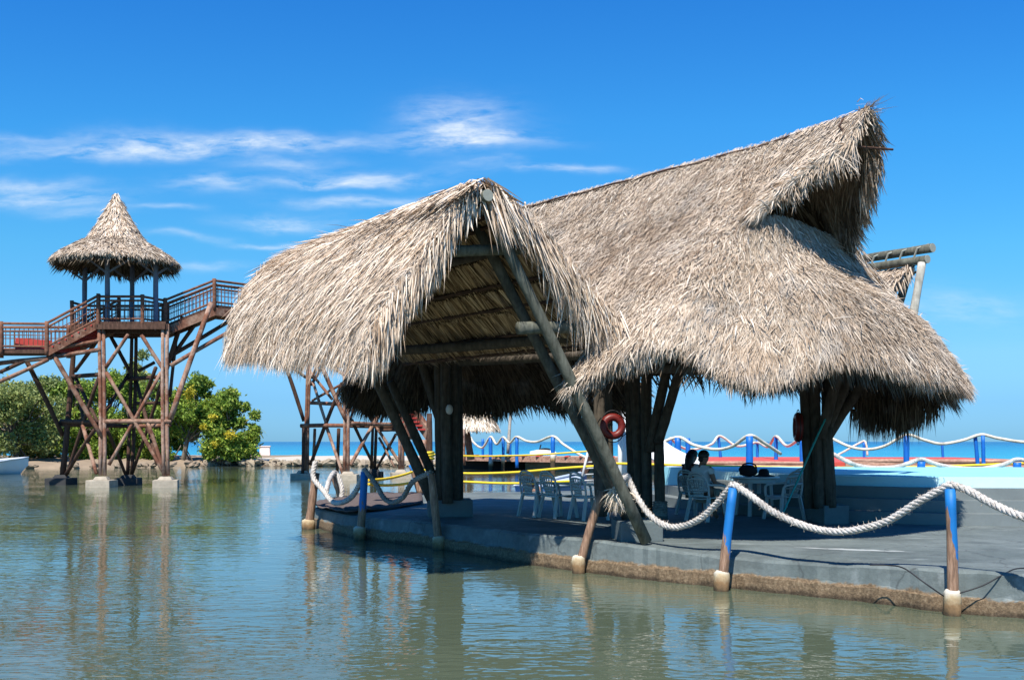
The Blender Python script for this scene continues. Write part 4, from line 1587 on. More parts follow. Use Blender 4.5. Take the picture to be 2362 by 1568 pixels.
# netting laid over the left end of the deck
gx = []
fr_ = [D(720, 1168), D(770, 1180), D(810, 1183), D(880, 1178), D(975, 1163)]
bk_ = [D(735, 1160), D(780, 1149), D(840, 1141), D(900, 1139), D(972, 1140)]
A_ = crom([(x, y, DZ + .05) for x, y in fr_], 26)
B_ = crom([(x, y, DZ + .05) for x, y in bk_], 26)
rr = random.Random(2)
rows = []
for i in range(9):
    f = i / 8
    rows.append([tuple(A_[j] * (1 - f) + B_[j] * f + np.array([0, 0, rr.uniform(-.02, .035)])) for j in range(26)])
vs = [p for r_ in rows for p in r_]
vs2 = [(x, y, z - .025) for x, y, z in vs]
fs = []
for i in range(8):
    for j in range(25):
        a = i * 26 + j
        fs.append((a, a + 1, a + 27, a + 26))
nb = len(vs)
edge = [j for j in range(26)] + [i * 26 + 25 for i in range(1, 9)] + [8 * 26 + j for j in range(24, -1, -1)] + [i * 26 for i in range(7, 0, -1)]
fs2 = [tuple(reversed([q + nb for q in f])) for f in fs]
side = [(edge[i], edge[(i + 1) % len(edge)], edge[(i + 1) % len(edge)] + nb, edge[i] + nb) for i in range(len(edge))]
tag(MB().add(vs + vs2, fs + fs2 + side).build('shade_net', M['net'], None, True, (-3.0, 22, DZ)), 'crumpled dark brown netting spread over the left end of the deck', 'netting')

# ------------------------------------------------------------------ plastic chairs and tables


def rot_pts(pts, o, rz):
    c, s = math.cos(rz), math.sin(rz)
    return [Vector((o[0] + x * c - y * s, o[1] + x * s + y * c, o[2] + z)) for x, y, z in pts]


def make_chair():
    """white moulded garden chair, faces +x, origin on the floor"""
    t = thing('garden_chair', (0, 0, 0), 'x', 'chair')
    # seat
    mb = MB()
    nu, nv = 9, 7
    vs, fs = [], []
    for k, dz in enumerate((0.0, -0.018)):
        for i in range(nv):
            for j in range(nu):
                x = -0.21 + 0.44 * i / (nv - 1)
                w = 0.225 - 0.02 * (i == nv - 1)
                y = -w + 2 * w * j / (nu - 1)
                z = 0.43 - 0.022 * (1 - (2 * j / (nu - 1) - 1) ** 2) + 0.012 * (i / (nv - 1)) - (0.03 if i == nv - 1 else 0) + dz
                vs.append((x, y, z))
    n = nu * nv
    for i in range(nv - 1):
        for j in range(nu - 1):
            a = i * nu + j
            fs.append((a, a + nu, a + nu + 1, a + 1))
            fs.append((n + a, n + a + 1, n + a + nu + 1, n + a + nu))
    rim = [j for j in range(nu)] + [i * nu + nu - 1 for i in range(1, nv)] + [(nv - 1) * nu + j for j in range(nu - 2, -1, -1)] + [i * nu for i in range(nv - 2, 0, -1)]
    for i in range(len(rim)):
        a, b = rim[i], rim[(i + 1) % len(rim)]
        fs.append((a, b, b + n, a + n))
    mb.add(vs, fs)
    mb.build('seat', M['plastic'], t)
    # back: a rounded hoop with slats and a solid top
    mb = MB()

    def bk(y, z):
        return Vector((-0.215 - 0.16 * (z - 0.43) - 0.05 * (1 - (y / 0.23) ** 2) * min(1, (z - .43) * 4), y, z))
    hoop = [bk(-0.225, 0.43), bk(-0.235, 0.58), bk(-0.225, 0.70), bk(-0.185, 0.80), bk(-0.11, 0.862), bk(0, 0.88), bk(0.11, 0.862), bk(0.185, 0.80), bk(0.225, 0.70), bk(0.235, 0.58), bk(0.225, 0.43)]
    mb.tube(smooth_path(hoop, 30), 0.020, 8)
    for y in (-0.15, -0.09, -0.03, 0.03, 0.09, 0.15):
        zt = 0.735 + 0.03 * math.cos(y * 9)
        for z0, z1 in ((0.43, zt),):
            pts = [bk(y * (0.55 + 0.45 * (z0 + (z1 - z0) * q / 6 - .43) / .3), z0 + (z1 - z0) * q / 6) for q in range(7)]
            for q in range(6):
                mb.beam(pts[q], pts[q + 1], 0.034, 0.010, (1, 0, 0))
    mb.tube(smooth_path([bk(-0.215, 0.735), bk(-.1, .762), bk(0, .772), bk(.1, .762), bk(0.215, 0.735)], 14), 0.018, 7)
    mb.tube(smooth_path([bk(-0.20, 0.80), bk(-.1, .825), bk(0, .832), bk(.1, .825), bk(0.20, 0.80)], 14), 0.015, 7)
    mb.tube(smooth_path([bk(-0.232, 0.56), bk(0, .56), bk(0.232, 0.56)], 8), 0.013, 7)
    mb.tube(smooth_path([bk(-0.225, 0.45), bk(0, .45), bk(0.225, 0.45)], 8), 0.016, 7)
    mb.build('backrest', M['plastic'], t, True)
    for sy in (-1, 1):
        mb = MB()
        mb.tube(smooth_path([bk(sy * 0.225, 0.665), (-.10, sy * .262, .655), (.08, sy * .27, .645), (.19, sy * .262, .615), (.215, sy * .25, .52), (.215, sy * .235, .42)], 18), [0.022] * 12 + [0.024] * 6, 8)
        mb.build('armrest', M['plastic'], t, True)
        for sx in (-1, 1):
            a = Vector((0.20 if sx > 0 else -0.20, sy * 0.215, 0.44))
            b = Vector((0.255 if sx > 0 else -0.29, sy * 0.255, 0.0))
            mb = MB()
            mb.beam(a, b, 0.055, 0.030, (sx, 0, 0))
            mb.beam(a + Vector((0, -sy * .02, 0)), b + Vector((0, -sy * .012, 0)), 0.026, 0.055, (sx, 0, 0))
            mb.build('leg', M['plastic'], t)
    return t


def make_table():
    t = thing('garden_table', (0, 0, 0), 'x', 'table')
    mb = MB()
    mb.lathe([(0.40, 0.715), (0.45, 0.718), (0.475, 0.732), (0.475, 0.748), (0.455, 0.757), (0.0001, 0.757)], (0, 0, 0), 40, False)
    mb.lathe([(0.0001, 0.715), (0.40, 0.715)], (0, 0, 0), 40, False)
    mb.build('table_top', M['table_top'], t)
    MB().lathe([(0.40, 0.64), (0.405, 0.715), (0.385, 0.715), (0.38, 0.64), (0.40, 0.64)], (0, 0, 0), 32, False).build('apron', M['plastic'], t)
    for k in range(4):
        a = math.pi / 4 + k * math.pi / 2
        d = Vector((math.cos(a), math.sin(a), 0))
        MB().beam(d * .31 + Vector((0, 0, .71)), d * .36, 0.07, 0.045, d).build('leg', M['plastic'], t)
    return t


chair0 = make_chair()
table0 = make_table()
used = {'c': False, 't': False}


def place(kind, proto, u, v, rz, label, group=None):
    p = G(u, v, DZ)
    o = proto if not used[kind] else copy_tree(proto)
    used[kind] = True
    o.location = p
    o.rotation_euler = (0, 0, rz)
    o['label'] = label
    if group:
        o['group'] = group
    elif 'group' in o:
        del o['group']
    return o


grp = 'white plastic garden chairs under the thatch'
place('c', chair0, 1240, 1190, R(38), 'white plastic armchair farthest from the log poles in the empty row of three', grp)
place('c', chair0, 1288, 1193, R(36), 'middle white plastic armchair of the empty row of three', grp)
place('c', chair0, 1358, 1198, R(30), 'white plastic armchair nearest the leaning log poles in the empty row', grp)
place('c', chair0, 1806, 1197, R(205), 'empty white chair facing the seated couple across the round table', grp)
place('c', chair0, 1835, 1178, R(225), 'empty white chair tucked behind another beside the right posts', grp)
c_w = place('c', chair0, 1630, 1200, R(40), 'white plastic armchair holding the person in a white shirt', grp)
c_m = place('c', chair0, 1604, 1186, R(38), 'white plastic armchair holding the person with long hair', grp)
place('t', table0, 1740, 1188, 0.3, 'round white plastic table with a black bag on top', 'round white tables')
place('t', table0, 1420, 1186, 0.1, 'white plastic table in front of the empty row of chairs', 'round white tables')

# ------------------------------------------------------------------ the seated couple


def skin_body(name, joints, edges, mat, parent, root=0, sub=2):
    me = bpy.data.meshes.new(name)
    bm = bmesh.new()
    lay = bm.verts.layers.skin.verify()
    vv = []
    for (p, r) in joints:
        q = bm.verts.new(p)
        if isinstance(r, (tuple, list)):
            q[lay].radius = r
        else:
            q[lay].radius = (r, r)
        vv.append(q)
    for a, b in edges:
        bm.edges.new((vv[a], vv[b]))
    vv[root][lay].use_root = True
    bm.to_mesh(me)
    bm.free()
    me.materials.append(mat)
    o = bpy.data.objects.new(name, me)
    COL.objects.link(o)
    o.parent = parent
    o.modifiers.new('skin', 'SKIN').use_smooth_shade = True
    s = o.modifiers.new('sub', 'SUBSURF')
    s.levels = s.render_levels = sub
    return o


def seated_person(loc, rz, label, shirt, long_hair, shorts):
    """sits facing +x on a 0.43 m seat; origin on the floor below the seat"""
    t = thing('person', loc, label, 'person')
    t.rotation_euler = (0, 0, rz)
    J = [((-.10, 0, .52), (.13, .16)),        # 0 pelvis
         ((-.12, 0, .66), (.105, .135)),      # 1 waist
         ((-.13, 0, .82), (.11, .155)),       # 2 chest
         ((-.12, 0, .95), (.08, .11)),        # 3 upper chest
         ((-.105, 0, 1.03), (.052, .052)),    # 4 neck
         ((-.085, 0, 1.10), (.062, .058)),    # 5 jaw
         ((-.085, 0, 1.19), (.092, .076)),    # 6 skull
         ((-.09, 0, 1.255), (.060, .052))]    # 7 crown
    E = [(0, 1), (1, 2), (2, 3), (3, 4), (4, 5), (5, 6), (6, 7)]

    def add(p, r, par):
        J.append((p, r))
        E.append((par, len(J) - 1))
        return len(J) - 1
    nose = add((.012, 0, 1.155), .016, 5)
    for sy in (-1, 1):
        sh = add((-.13, sy * .175, .955), .058, 3)
        el = add((-.07, sy * .235, .70), .045, sh)
        wr = add((.15, sy * .20, .66), .032, el)
        palm = add((.22, sy * .185, .655), (.020, .036), wr)
        for q, (dy, ln) in enumerate(((-.028, .065), (-.010, .078), (.010, .074), (.028, .058))):
            k1 = add((.22 + ln * .55, sy * .185 + dy, .652), .0095, palm)
            add((.22 + ln, sy * .185 + dy, .632), .008, k1)
        th = add((.225, sy * (.185 - .045), .662), .010, palm)
        add((.26, sy * (.185 - .055), .655), .009, th)
        hip = add((.02, sy * .095, .50), .088, 0)
        kn = add((.36, sy * .11, .50), .064, hip)
        ca = add((.36, sy * .11, .30), .056, kn)
        an = add((.36, sy * .11, .09), .038, ca)
        add((.47, sy * .12, .035), (.035, .042), an)
    skin_body('body', J, E, M['skin'], t)
    # clothes as slightly larger sleeves over the same joints
    J2 = [((-.10, 0, .50), (.150, .185)), ((-.12, 0, .66), (.125, .16)), ((-.13, 0, .82), (.128, .175)), ((-.12, 0, .95), (.10, .14)), ((-.108, 0, .995), (.062, .085))]
    E2 = [(0, 1), (1, 2), (2, 3), (3, 4)]
    for sy in (-1, 1):
        J2.append(((-.128, sy * .185, .955), .072))
        E2.append((3, len(J2) - 1))
        if not long_hair:
            J2.append(((-.098, sy * .218, .83), .066))
            E2.append((len(J2) - 2, len(J2) - 1))
    skin_body('shirt', J2, E2, M[shirt], t)
    J3 = [((-.10, 0, .50), (.150, .185))]
    E3 = []
    for sy in (-1, 1):
        J3.append(((.03, sy * .10, .50), .104))
        E3.append((0, len(J3) - 1))
        J3.append(((.30, sy * .11, .505), .082))
        E3.append((len(J3) - 2, len(J3) - 1))
    skin_body('shorts', J3, E3, M[shorts], t)
    # hair: a cap that leaves the face free, plus a fall of hair for the woman
    mb = MB()
    vs = []
    nr, ns = 9, 18
    for i in range(nr):
        th_ = math.pi * 0.60 * i / (nr - 1)
        for k in range(ns):
            ph = 2 * math.pi * k / ns
            fx = math.cos(ph)
            lim = 1.0 - 0.36 * max(0, fx)
            a = th_ * lim
            vs.append((-.092 + .118 * math.sin(a) * fx, .098 * math.sin(a) * math.sin(ph), 1.185 + .108 * math.cos(a)))
    fs = [(i * ns + k, (i + 1) * ns + k, (i + 1) * ns + (k + 1) % ns, i * ns + (k + 1) % ns) for i in range(nr - 1) for k in range(ns)]
    mb.add(vs, fs)
    if long_hair:
        mb.tube([(-.15, 0, 1.20), (-.185, 0, 1.08), (-.21, 0, .96), (-.22, 0, .86), (-.225, 0, .80)], [.085, .088, .078, .058, .02], 14)
    else:
        mb.ball((-.175, 0, 1.12), .055, 10, 8, (.8, 1.0, .9))
    mb2 = mb
    me = bpy.data.meshes.new('hair')
    me.from_pydata(mb2.v, [], mb2.f)
    me.materials.append(M['hair'])
    me.polygons.foreach_set('use_smooth', [True] * len(me.polygons))
    o = bpy.data.objects.new('hair', me)
    COL.objects.link(o)
    o.parent = t
    # face: eyes, mouth, ears
    for nm, lst, mt in (('eye', [(-.002, .030, 1.178), (-.002, -.030, 1.178)], 'black'), ('ear', [(-.085, .083, 1.165), (-.085, -.083, 1.165)], 'skin')):
        for c in lst:
            q = MB().ball(c, .010 if nm == 'eye' else .024, 8, 6, (1, 1, 1) if nm == 'eye' else (.7, .4, 1.2))
            me = bpy.data.meshes.new(nm)
            me.from_pydata(q.v, [], q.f)
            me.materials.append(M[mt])
            o = bpy.data.objects.new(nm, me)
            COL.objects.link(o)
            o.parent = t
    q = MB().ball((-.012, 0, 1.112), .018, 8, 6, (.5, 1.3, .4))
    me = bpy.data.meshes.new('mouth')
    me.from_pydata(q.v, [], q.f)
    me.materials.append(M['shirt_dark'])
    o = bpy.data.objects.new('mouth', me)
    COL.objects.link(o)
    o.parent = t
    return t


seated_person(tuple(c_w.location), R(40), 'seated person seen from behind in a white sleeved shirt with dark hair', 'shirt_white', False, 'trousers')
seated_person(tuple(c_m.location), R(38), 'seated person with long dark hair beside the one in white', 'shirt_dark', True, 'trousers')

tp = G(1740, 1188, DZ) + Vector((0, 0, .757))
bag = thing('shoulder_bag', tp + Vector((-.12, -.05, 0)), 'slouched black bag lying on the round table', 'bag')
MB().ball(tp + Vector((-.14, -.05, .115)), .16, 16, 10, (1.15, .75, .72), .09, 3).build('pouch', M['black'], bag, True)
MB().tube(smooth_path([tp + Vector(q) for q in ((-.30, -.05, .10), (-.24, -.06, .23), (-.12, -.08, .262), (.0, -.06, .22), (.03, -.05, .10))], 18), .016, 7).build('strap', M['black'], bag, True)
hat = thing('sun_hat', tp + Vector((.2, .05, 0)), 'dark floppy hat lying beside the black bag on the table', 'hat')
MB().lathe([(.0001, .155), (.06, .15), (.095, .12), (.105, .05), (.12, .035), (.21, .015), (.215, .006), (.0001, .004)], tp + Vector((.19, .05, 0)), 24, False).build('crown', M['black'], hat, True)

# ------------------------------------------------------------------ life buoys


def life_buoy(c, nrm, Rr, r, label):
    c, nrm = Vector(c), Vector(nrm).normalized()
    t = thing('life_buoy', c, label, 'life buoy', 'red life buoys on the log posts')
    a = nrm.cross(Vector((0, 0, 1))).normalized()
    b = a.cross(nrm)
    mb = MB()
    vs, fs = [], []
    n1, n2 = 32, 12
    for i in range(n1):
        th = 2 * math.pi * i / n1
        rad = a * math.cos(th) + b * math.sin(th)
        for k in range(n2):
            ph = 2 * math.pi * k / n2
            vs.append(c + rad * (Rr + r * math.cos(ph)) + nrm * (r * math.sin(ph)))
    for i in range(n1):
        for k in range(n2):
            fs.append((i * n2 + k, ((i + 1) % n1) * n2 + k, ((i + 1) % n1) * n2 + (k + 1) % n2, i * n2 + (k + 1) % n2))
    mb.add(vs, fs).build('shell', M['ring'], t, True)
    for q in range(4):
        mb = MB()
        th0 = math.pi / 4 + q * math.pi / 2
        vs, fs = [], []
        for i in range(4):
            th = th0 + (i - 1.5) * .06
            rad = a * math.cos(th) + b * math.sin(th)
            for k in range(n2):
                ph = 2 * math.pi * k / n2
                vs.append(c + rad * (Rr + r * 1.05 * math.cos(ph)) + nrm * (r * 1.05 * math.sin(ph)))
        for i in range(3):
            for k in range(n2):
                fs.append((i * n2 + k, (i + 1) * n2 + k, (i + 1) * n2 + (k + 1) % n2, i * n2 + (k + 1) % n2))
        mb.add(vs, fs).build('band', M['ring'], t, True)
    mb = MB()
    pts = []
    for i in range(41):
        th = 2 * math.pi * i / 40 + math.pi / 4
        ex = r * (1.15 + .55 * abs(math.sin(2 * (th - math.pi / 4))))
        pts.append(c + (a * math.cos(th) + b * math.sin(th)) * (Rr + ex))
    mb.tube(pts, .008, 5).build('grab_line', M['cable'], t, True)
    return t


life_buoy(P(1413, 983, 16.3), (0.15, -1, 0.05), 0.145, 0.062, 'red life buoy facing the water beside the leaning front poles')
life_buoy(P(1840, 985, 18.35), (-0.97, 0.12, 0.0), 0.20, 0.065, 'dark red life buoy seen edge on at the right post cluster')

# ------------------------------------------------------------------ lookout towers


def at(u, v, Y):
    return P(u, v, Y)


def timber_tower(label, feet, legs, horiz, diag, cap_pale):
    """feet: footing centres; legs: (a, b, double, mat); all in world space"""
    base = sum((Vector(f) for f in feet), Vector()) / len(feet)
    t = thing('lookout_tower', (base.x, base.y, 0), label, 'tower', 'timber lookout towers standing in the lagoon')
    for i, f in enumerate(feet):
        mb = MB().box((f[0], f[1], -0.2), (1.02, 1.0, 1.0), .12 * (i - 1), .97)
        mb.box((f[0], f[1], 0.37), (0.62, 0.55, 0.14), .1, .7)
        mb.build('footing', M['cap'] if cap_pale[i] else M['cap_dark'], t, bevel=0.03)
    k = 0
    for a, b, dbl, mt in legs:
        k += 1
        mb = MB()
        if dbl:
            off = Vector((0.085, 0.02, 0))
            mb.log(a - off, b - off, .082, .075, k, 10)
            mb.log(a + off, b + off, .082, .075, k + 20, 10)
        else:
            mb.log(a, b, .125, .11, k, 10)
        mb.build('leg', M[mt], t, True)
    for a, b, r, mt in horiz:
        k += 1
        r *= .78
        MB().log(a, b, r, r * .95, k, 8).build('crossbeam', M[mt], t, True)
    for a, b, r, mt in diag:
        k += 1
        r *= .76
        MB().log(a, b, r, r * .95, k, 8).build('brace', M[mt], t, True)
    return t


YF, YB = 43.6, 45.9
z1 = lambda x, y, Y: at(x * .251, 393.5 + .251 * y, Y)       # first survey window
z2 = lambda x, y, Y: at(x * .251, 747.7 + .251 * y, Y)       # second survey window
feet1 = [z2(562, 1450, YB), z2(936, 1440, YF), z2(1178, 1440, YB), z2(1524, 1440, YF)]
feet1 = [(p.x, p.y, 0) for p in feet1]
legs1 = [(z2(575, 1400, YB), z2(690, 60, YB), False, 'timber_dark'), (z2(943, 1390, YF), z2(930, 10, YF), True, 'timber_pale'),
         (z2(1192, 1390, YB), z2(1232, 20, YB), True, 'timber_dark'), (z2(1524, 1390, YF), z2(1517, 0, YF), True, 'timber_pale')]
hor1 = [(z2(960, 893, YF), z2(1575, 893, YF), .13, 'timber'), (z2(540, 915, YB), z2(1200, 935, YB), .12, 'timber_dark'), (z2(1180, 935, YB), z2(1560, 925, YF), .12, 'timber'),
        (z2(560, 890, YB), z2(950, 900, YF), .12, 'timber_dark'),
        (z2(660, 480, YB), z2(940, 462, YF), .12, 'timber_dark'), (z2(1180, 505, YB), z2(1530, 480, YF), .12, 'timber_dark'), (z2(1240, 725, YB), z2(1540, 720, YF), .09, 'timber_dark'),
        (z2(640, 75, YB), z2(1230, 115, YB), .14, 'timber_dark'), (z2(470, 225, 43), z2(920, 150, YF), .12, 'timber'), (z2(430, 310, 43), z2(930, 232, YF), .12, 'timber'),
        (z2(0, 440, 43), z2(230, 335, 43), .11, 'timber_dark'), (z2(-20, 535, 42.6), z2(440, 325, 42.6), .11, 'timber'), (z2(-20, 360, 43), z2(470, 310, 43), .12, 'timber')]
dia1 = [(z2(1000, 1290, YF), z2(1480, 440, YF), .10, 'timber_pale'), (z2(975, 440, YF), z2(1525, 1400, YF), .11, 'timber'), (z2(970, 400, YF), z2(1180, 90, YF), .11, 'timber'),
        (z2(1300, 100, YF), z2(1510, 430, YF), .11, 'timber'), (z2(1010, 100, YB), z2(1210, 470, YB), .11, 'timber_dark'), (z2(620, 1370, YB), z2(905, 490, YF), .11, 'timber_dark'),
        (z2(690, 480, YB), z2(900, 900, YF), .10, 'timber_dark'), (z2(760, 930, 44.7), z2(885, 1370, YF), .11, 'timber'), (z2(600, 1390, YB), z2(880, 950, YF), .11, 'timber_dark'),
        (z2(480, 260, 43), z2(940, 1040, YF), .13, 'timber'), (z2(240, 330, 44.5), z2(575, 1020, YB), .14, 'timber_dark'), (z2(690, 430, YB), z2(905, 130, YF), .11, 'timber_dark'),
        (z2(1180, 460, YB), z2(950, 830, YF), .10, 'timber_dark'), (z2(980, 960, YF), z2(1160, 1400, YB), .10, 'timber_dark'), (z2(1210, 1380, YB), z2(1500, 500, YF), .10, 'timber_dark'),
        (z2(1250, 520, YB), z2(1440, 1280, YF), .11, 'timber_dark'), (z2(1360, 900, YF), z2(1500, 1330, YF), .11, 'timber'), (z2(1260, 840, YB), z2(1430, 400, YF), .12, 'timber_dark'),
        (z2(700, 560, YB), z2(770, 900, 44.7), .10, 'timber_dark'),
        # struts that carry the footbridge landing
        (z2(1565, 870, YF), z1(1940, 1215, 44.5), .15, 'timber_pale'), (z2(1450, 660, YB), z1(1680, 1340, 45.5), .14, 'timber_dark'), (z2(1560, 330, YB), z1(1850, 1330, 46), .12, 'timber_dark'),
        (z2(1555, 300, YB), z1(2110, 1380, 46.5), .12, 'timber_dark'), (z2(1570, 380, YF), z1(2200, 1430, 45.5), .12, 'timber'), (z2(1560, 670, YB), z2(1630, 60, YB), .10, 'timber_dark'),
        (z2(1270, 430, YB), z2(1420, 350, YB), .10, 'timber_dark')]
tower1 = timber_tower('tall timber lookout tower with a pointed thatched cone roof and open stairs', feet1, legs1, hor1, dia1, [False, True, False, True])
TC = Vector((at(272, 700, 44.6).x, 44.6, 0))
zd = at(0, 742, YF).z
# platform
mb = MB()
oct_ = [(z1(800, 0, YF).x, YF - .1), (z1(1530, 0, YF).x, YF - .1), (z1(1600, 0, YB).x, YB), (z1(1500, 0, 46.8).x, 46.8), (z1(760, 0, 46.8).x, 46.8), (z1(660, 0, 45.2).x, 45.2)]
mb.prism(oct_, zd - .12, zd)
plat = mb.build('platform', M['timber_dark'], tower1)
mb = MB()
for i in range(6):
    a, b = oct_[i], oct_[(i + 1) % 6]
    mb.beam((a[0], a[1], zd - .22), (b[0], b[1], zd - .22), .16, .22)
mb.beam((TC.x - 2, YF + .6, zd - .28), (TC.x + 2, YF + .6, zd - .28), .2, .3)
mb.beam((TC.x - 2, YF + 1.6, zd - .28), (TC.x + 2, YF + 1.6, zd - .28), .2, .3)
mb.build('joist', M['timber_dark'], plat)


def railing(pts, parent, h=1.05, post_ids=None, mat='rail', gap=0.17, pr=.085, rr_=.055):
    """pts: floor line; handrail, second rail, foot rail, pickets and end posts"""
    pts = [Vector(p) for p in pts]
    o = None
    mb = MB()
    for i in range(len(pts) - 1):
        a, b = pts[i], pts[i + 1]
        for hh, r in ((h, rr_), (h - .17, rr_ * .8), (.12, rr_ * .8), (h * .55, rr_ * .35)):
            mb.tube([a + Vector((0, 0, hh)), b + Vector((0, 0, hh))], r, 7)
        L = (b - a).length
        n = max(2, int(L / gap))
        for k in range(1, n):
            q = a.lerp(b, k / n)
            mb.tube([q + Vector((0, 0, .1)), q + Vector((0, 0, h - .12))], .017, 5)
    o = mb.build('railing', M[mat], parent, False)
    for i, p in enumerate(pts):
        if post_ids is None or i in post_ids:
            MB().log(p - Vector((0, 0, .25)), p + Vector((0, 0, h + .08)), pr, pr, i, 8).build('rail_post', M[mat], o, True)
    return o


def onz(x, y, Y):
    return z1(x, y, Y)


railing([(z1(912, 0, YF).x, YF - .05, zd), (z1(1312, 0, YF).x, YF - .05, zd), (z1(1515, 0, 44.8).x, 44.8, zd)], tower1)
railing([(z1(1500, 0, 46.6).x, 46.6, zd), (z1(780, 0, 46.6).x, 46.6, zd), (z1(660, 0, 45.4).x, 45.4, zd)], tower1)
# roof
zl = zd
roof_z = at(0, 615, 44.6).z
for x, Y in ((780, 45.9), (985, YF + .1), (1215, 46.3), (1432, YF + .6)):
    p = z1(x, 900, Y)
    MB().log((p.x, Y, zl - .3), (p.x, Y, roof_z + .35), .115, .10, int(x), 10).build('roof_post', M['roof_post'], tower1, True)
    mb = MB()
    for sx in (-1, 1):
        mb.beam((p.x, Y, roof_z - .42), (p.x + sx * .75, Y + (.2 if Y < 45 else -.2), roof_z + .12), .08, .08)
    mb.build('brace', M['roof_post'], tower1)
apex = at(268, 446, 44.6).z
Rk = 2.55
prof1 = [(0.03, apex), (.10, apex - .18), (.30, apex - .62), (.55, apex - 1.1), (.82, apex - 1.58), (1.08, apex - 1.98), (1.20, apex - 2.12)]
prof2 = [(.80, apex - 1.98), (1.25, apex - 2.13), (1.65, apex - 2.34), (2.1, apex - 2.62), (2.42, apex - 2.86), (Rk, apex - 3.0)]
xc = at(268, 0, 44.6).x


def rev(prof_, nu=48, nv=16):
    rows = []
    pr_ = crom([(r, 0, z) for r, z in prof_], nv)
    for r, _, z in pr_:
        rows.append([(xc + r * math.cos(a), 44.6 + r * math.sin(a), z) for a in np.linspace(0, 2 * math.pi, nu)])
    return np.array(rows)


gc, gs = rev(prof1), rev(prof2)


def radial(g):
    n = grid_normals(g, (0, 0, 1))
    r = g - np.array([xc, 44.6, 0])
    r[:, :, 2] = 0.2
    s = np.sign((n * r).sum(axis=2, keepdims=True))
    return n * s


B = Blades(21)
B.cover(gc, radial(gc), 7500, (.18, .42), (.02, .05), .09, .28, .03)
B.fringe(gc[-1], (gc[-1] - np.array([xc, 44.6, gc[-1][0][2]])) / 1.2, 900, (.1, .3), (.03, .06), .15, .4, .5)
cone = B.build('roof_cone', M['straw'], tower1)
grid_mesh('thatch_bed', gc, M['straw_bed'], cone, -.03, radial(gc))
B = Blades(22)
B.cover(gs, radial(gs), 11000, (.15, .32), (.02, .045), .05, .28, .03)
B.fringe(gs[-1], (gs[-1] - np.array([xc, 44.6, gs[-1][0][2]])) / Rk, 2600, (.06, .24), (.025, .05), .15, .1, .6)
sk = B.build('roof_skirt', M['grey_straw'], tower1)
grid_mesh('thatch_bed', gs, M['straw_bed'], sk, -.03, radial(gs))
B = Blades(23)
B.cover(gs - radial(gs) * .2, -radial(gs), 2500, (.3, .6), (.03, .06), .05, .2, .02)
us = B.build('roof_underside', M['dark_straw'], tower1)
grid_mesh('lining', gs, M['lining'], us, -.2, radial(gs))

# stair down to the left landing
st_top = Vector((z1(912, 0, YF).x, YF - .1, zd))
st_bot = Vector((z2(430, 0, 42.8).x, 42.8, at(0, 806, 42.8).z))
wdt = Vector((0.35, 1.25, 0))
stair = MB()
for off in (Vector((0, 0, 0)), wdt):
    stair.beam(st_top + off - Vector((0, 0, .12)), st_bot + off - Vector((0, 0, .12)), .09, .30)
stair = stair.build('stair', M['timber'], tower1)
for i in range(8):
    f = (i + .5) / 8
    q = st_top.lerp(st_bot, f)
    mb = MB()
    mb.beam(q + Vector((0, 0, .05)), q + wdt + Vector((0, 0, .05)), .30, .05)
    mb.beam(q + Vector((.10, 0, -.05)), q + wdt + Vector((.10, 0, -.05)), .03, .20)
    mb.build('tread', M['red_paint'], stair)
mb = MB()
mb.beam(st_top + wdt + Vector((0, .05, .08)), st_bot + wdt + Vector((0, .05, .14)), .04, .62)
mb.build('side_board', M['red_paint'], stair)
railing([st_top, st_bot], stair, 1.08)
railing([st_top + wdt * 1.05, st_bot + wdt * 1.05], stair, 1.08)
lz = st_bot.z
L0 = st_bot
L1 = Vector((z2(-140, 0, 42.6).x, 42.6, lz))
land = MB().prism([(L0.x, L0.y), (L0.x + wdt.x, L0.y + wdt.y), (L1.x, L1.y + 1.4), (L1.x, L1.y)], lz - .16, lz).build('landing', M['timber_dark'], tower1)
mb = MB()
mb.beam(L0 + Vector((-.1, .7, .18)), Vector((z2(120, 0, 43).x, 43.2, lz + .26)), .04, .52)
mb.build('side_board', M['red_paint'], land)
railing([L0, Vector((z2(10, 0, 42.6).x, 42.6, lz)), L1], land, 1.05)
railing([L0 + wdt, L1 + Vector((0, 1.4, 0))], land, 1.05)

# footbridge from the tower to the second one
br = thing('footbridge', (z1(1700, 0, 45).x, 45.5, zd), 'raised brown footbridge with slatted railings climbing from the cone roofed tower', 'bridge')
b0 = Vector((z1(1520, 0, 44.6).x, 44.6, zd))
b1 = z1(1968, 1232, 45.2)
b2 = Vector((z1(2750, 0, 48.5).x, 48.5, b1.z))
bw = Vector((-.35, 1.3, 0))
mb = MB()
vs = [b0, b1, b2, b2 + bw, b1 + bw, b0 + bw]
dn = Vector((0, 0, -.14))
mb.add([p for p in vs] + [p + dn for p in vs], [(0, 1, 4, 5), (1, 2, 3, 4), (11, 10, 7, 6), (10, 9, 8, 7), (0, 6, 7, 1), (1, 7, 8, 2), (5, 4, 10, 11), (4, 3, 9, 10), (0, 5, 11, 6), (2, 8, 9, 3)])
mb.build('walkway', M['timber_dark'], br)
mb = MB()
for a, b in ((b0, b1), (b1, b2), (b0 + bw, b1 + bw), (b1 + bw, b2 + bw)):
    mb.beam(a - Vector((0, 0, .3)), b - Vector((0, 0, .3)), .14, .34)
mb.build('girder', M['timber'], br)
railing([b0, b1, b2], br, 1.05)
railing([b0 + bw, b1 + bw, b2 + bw], br, 1.05)

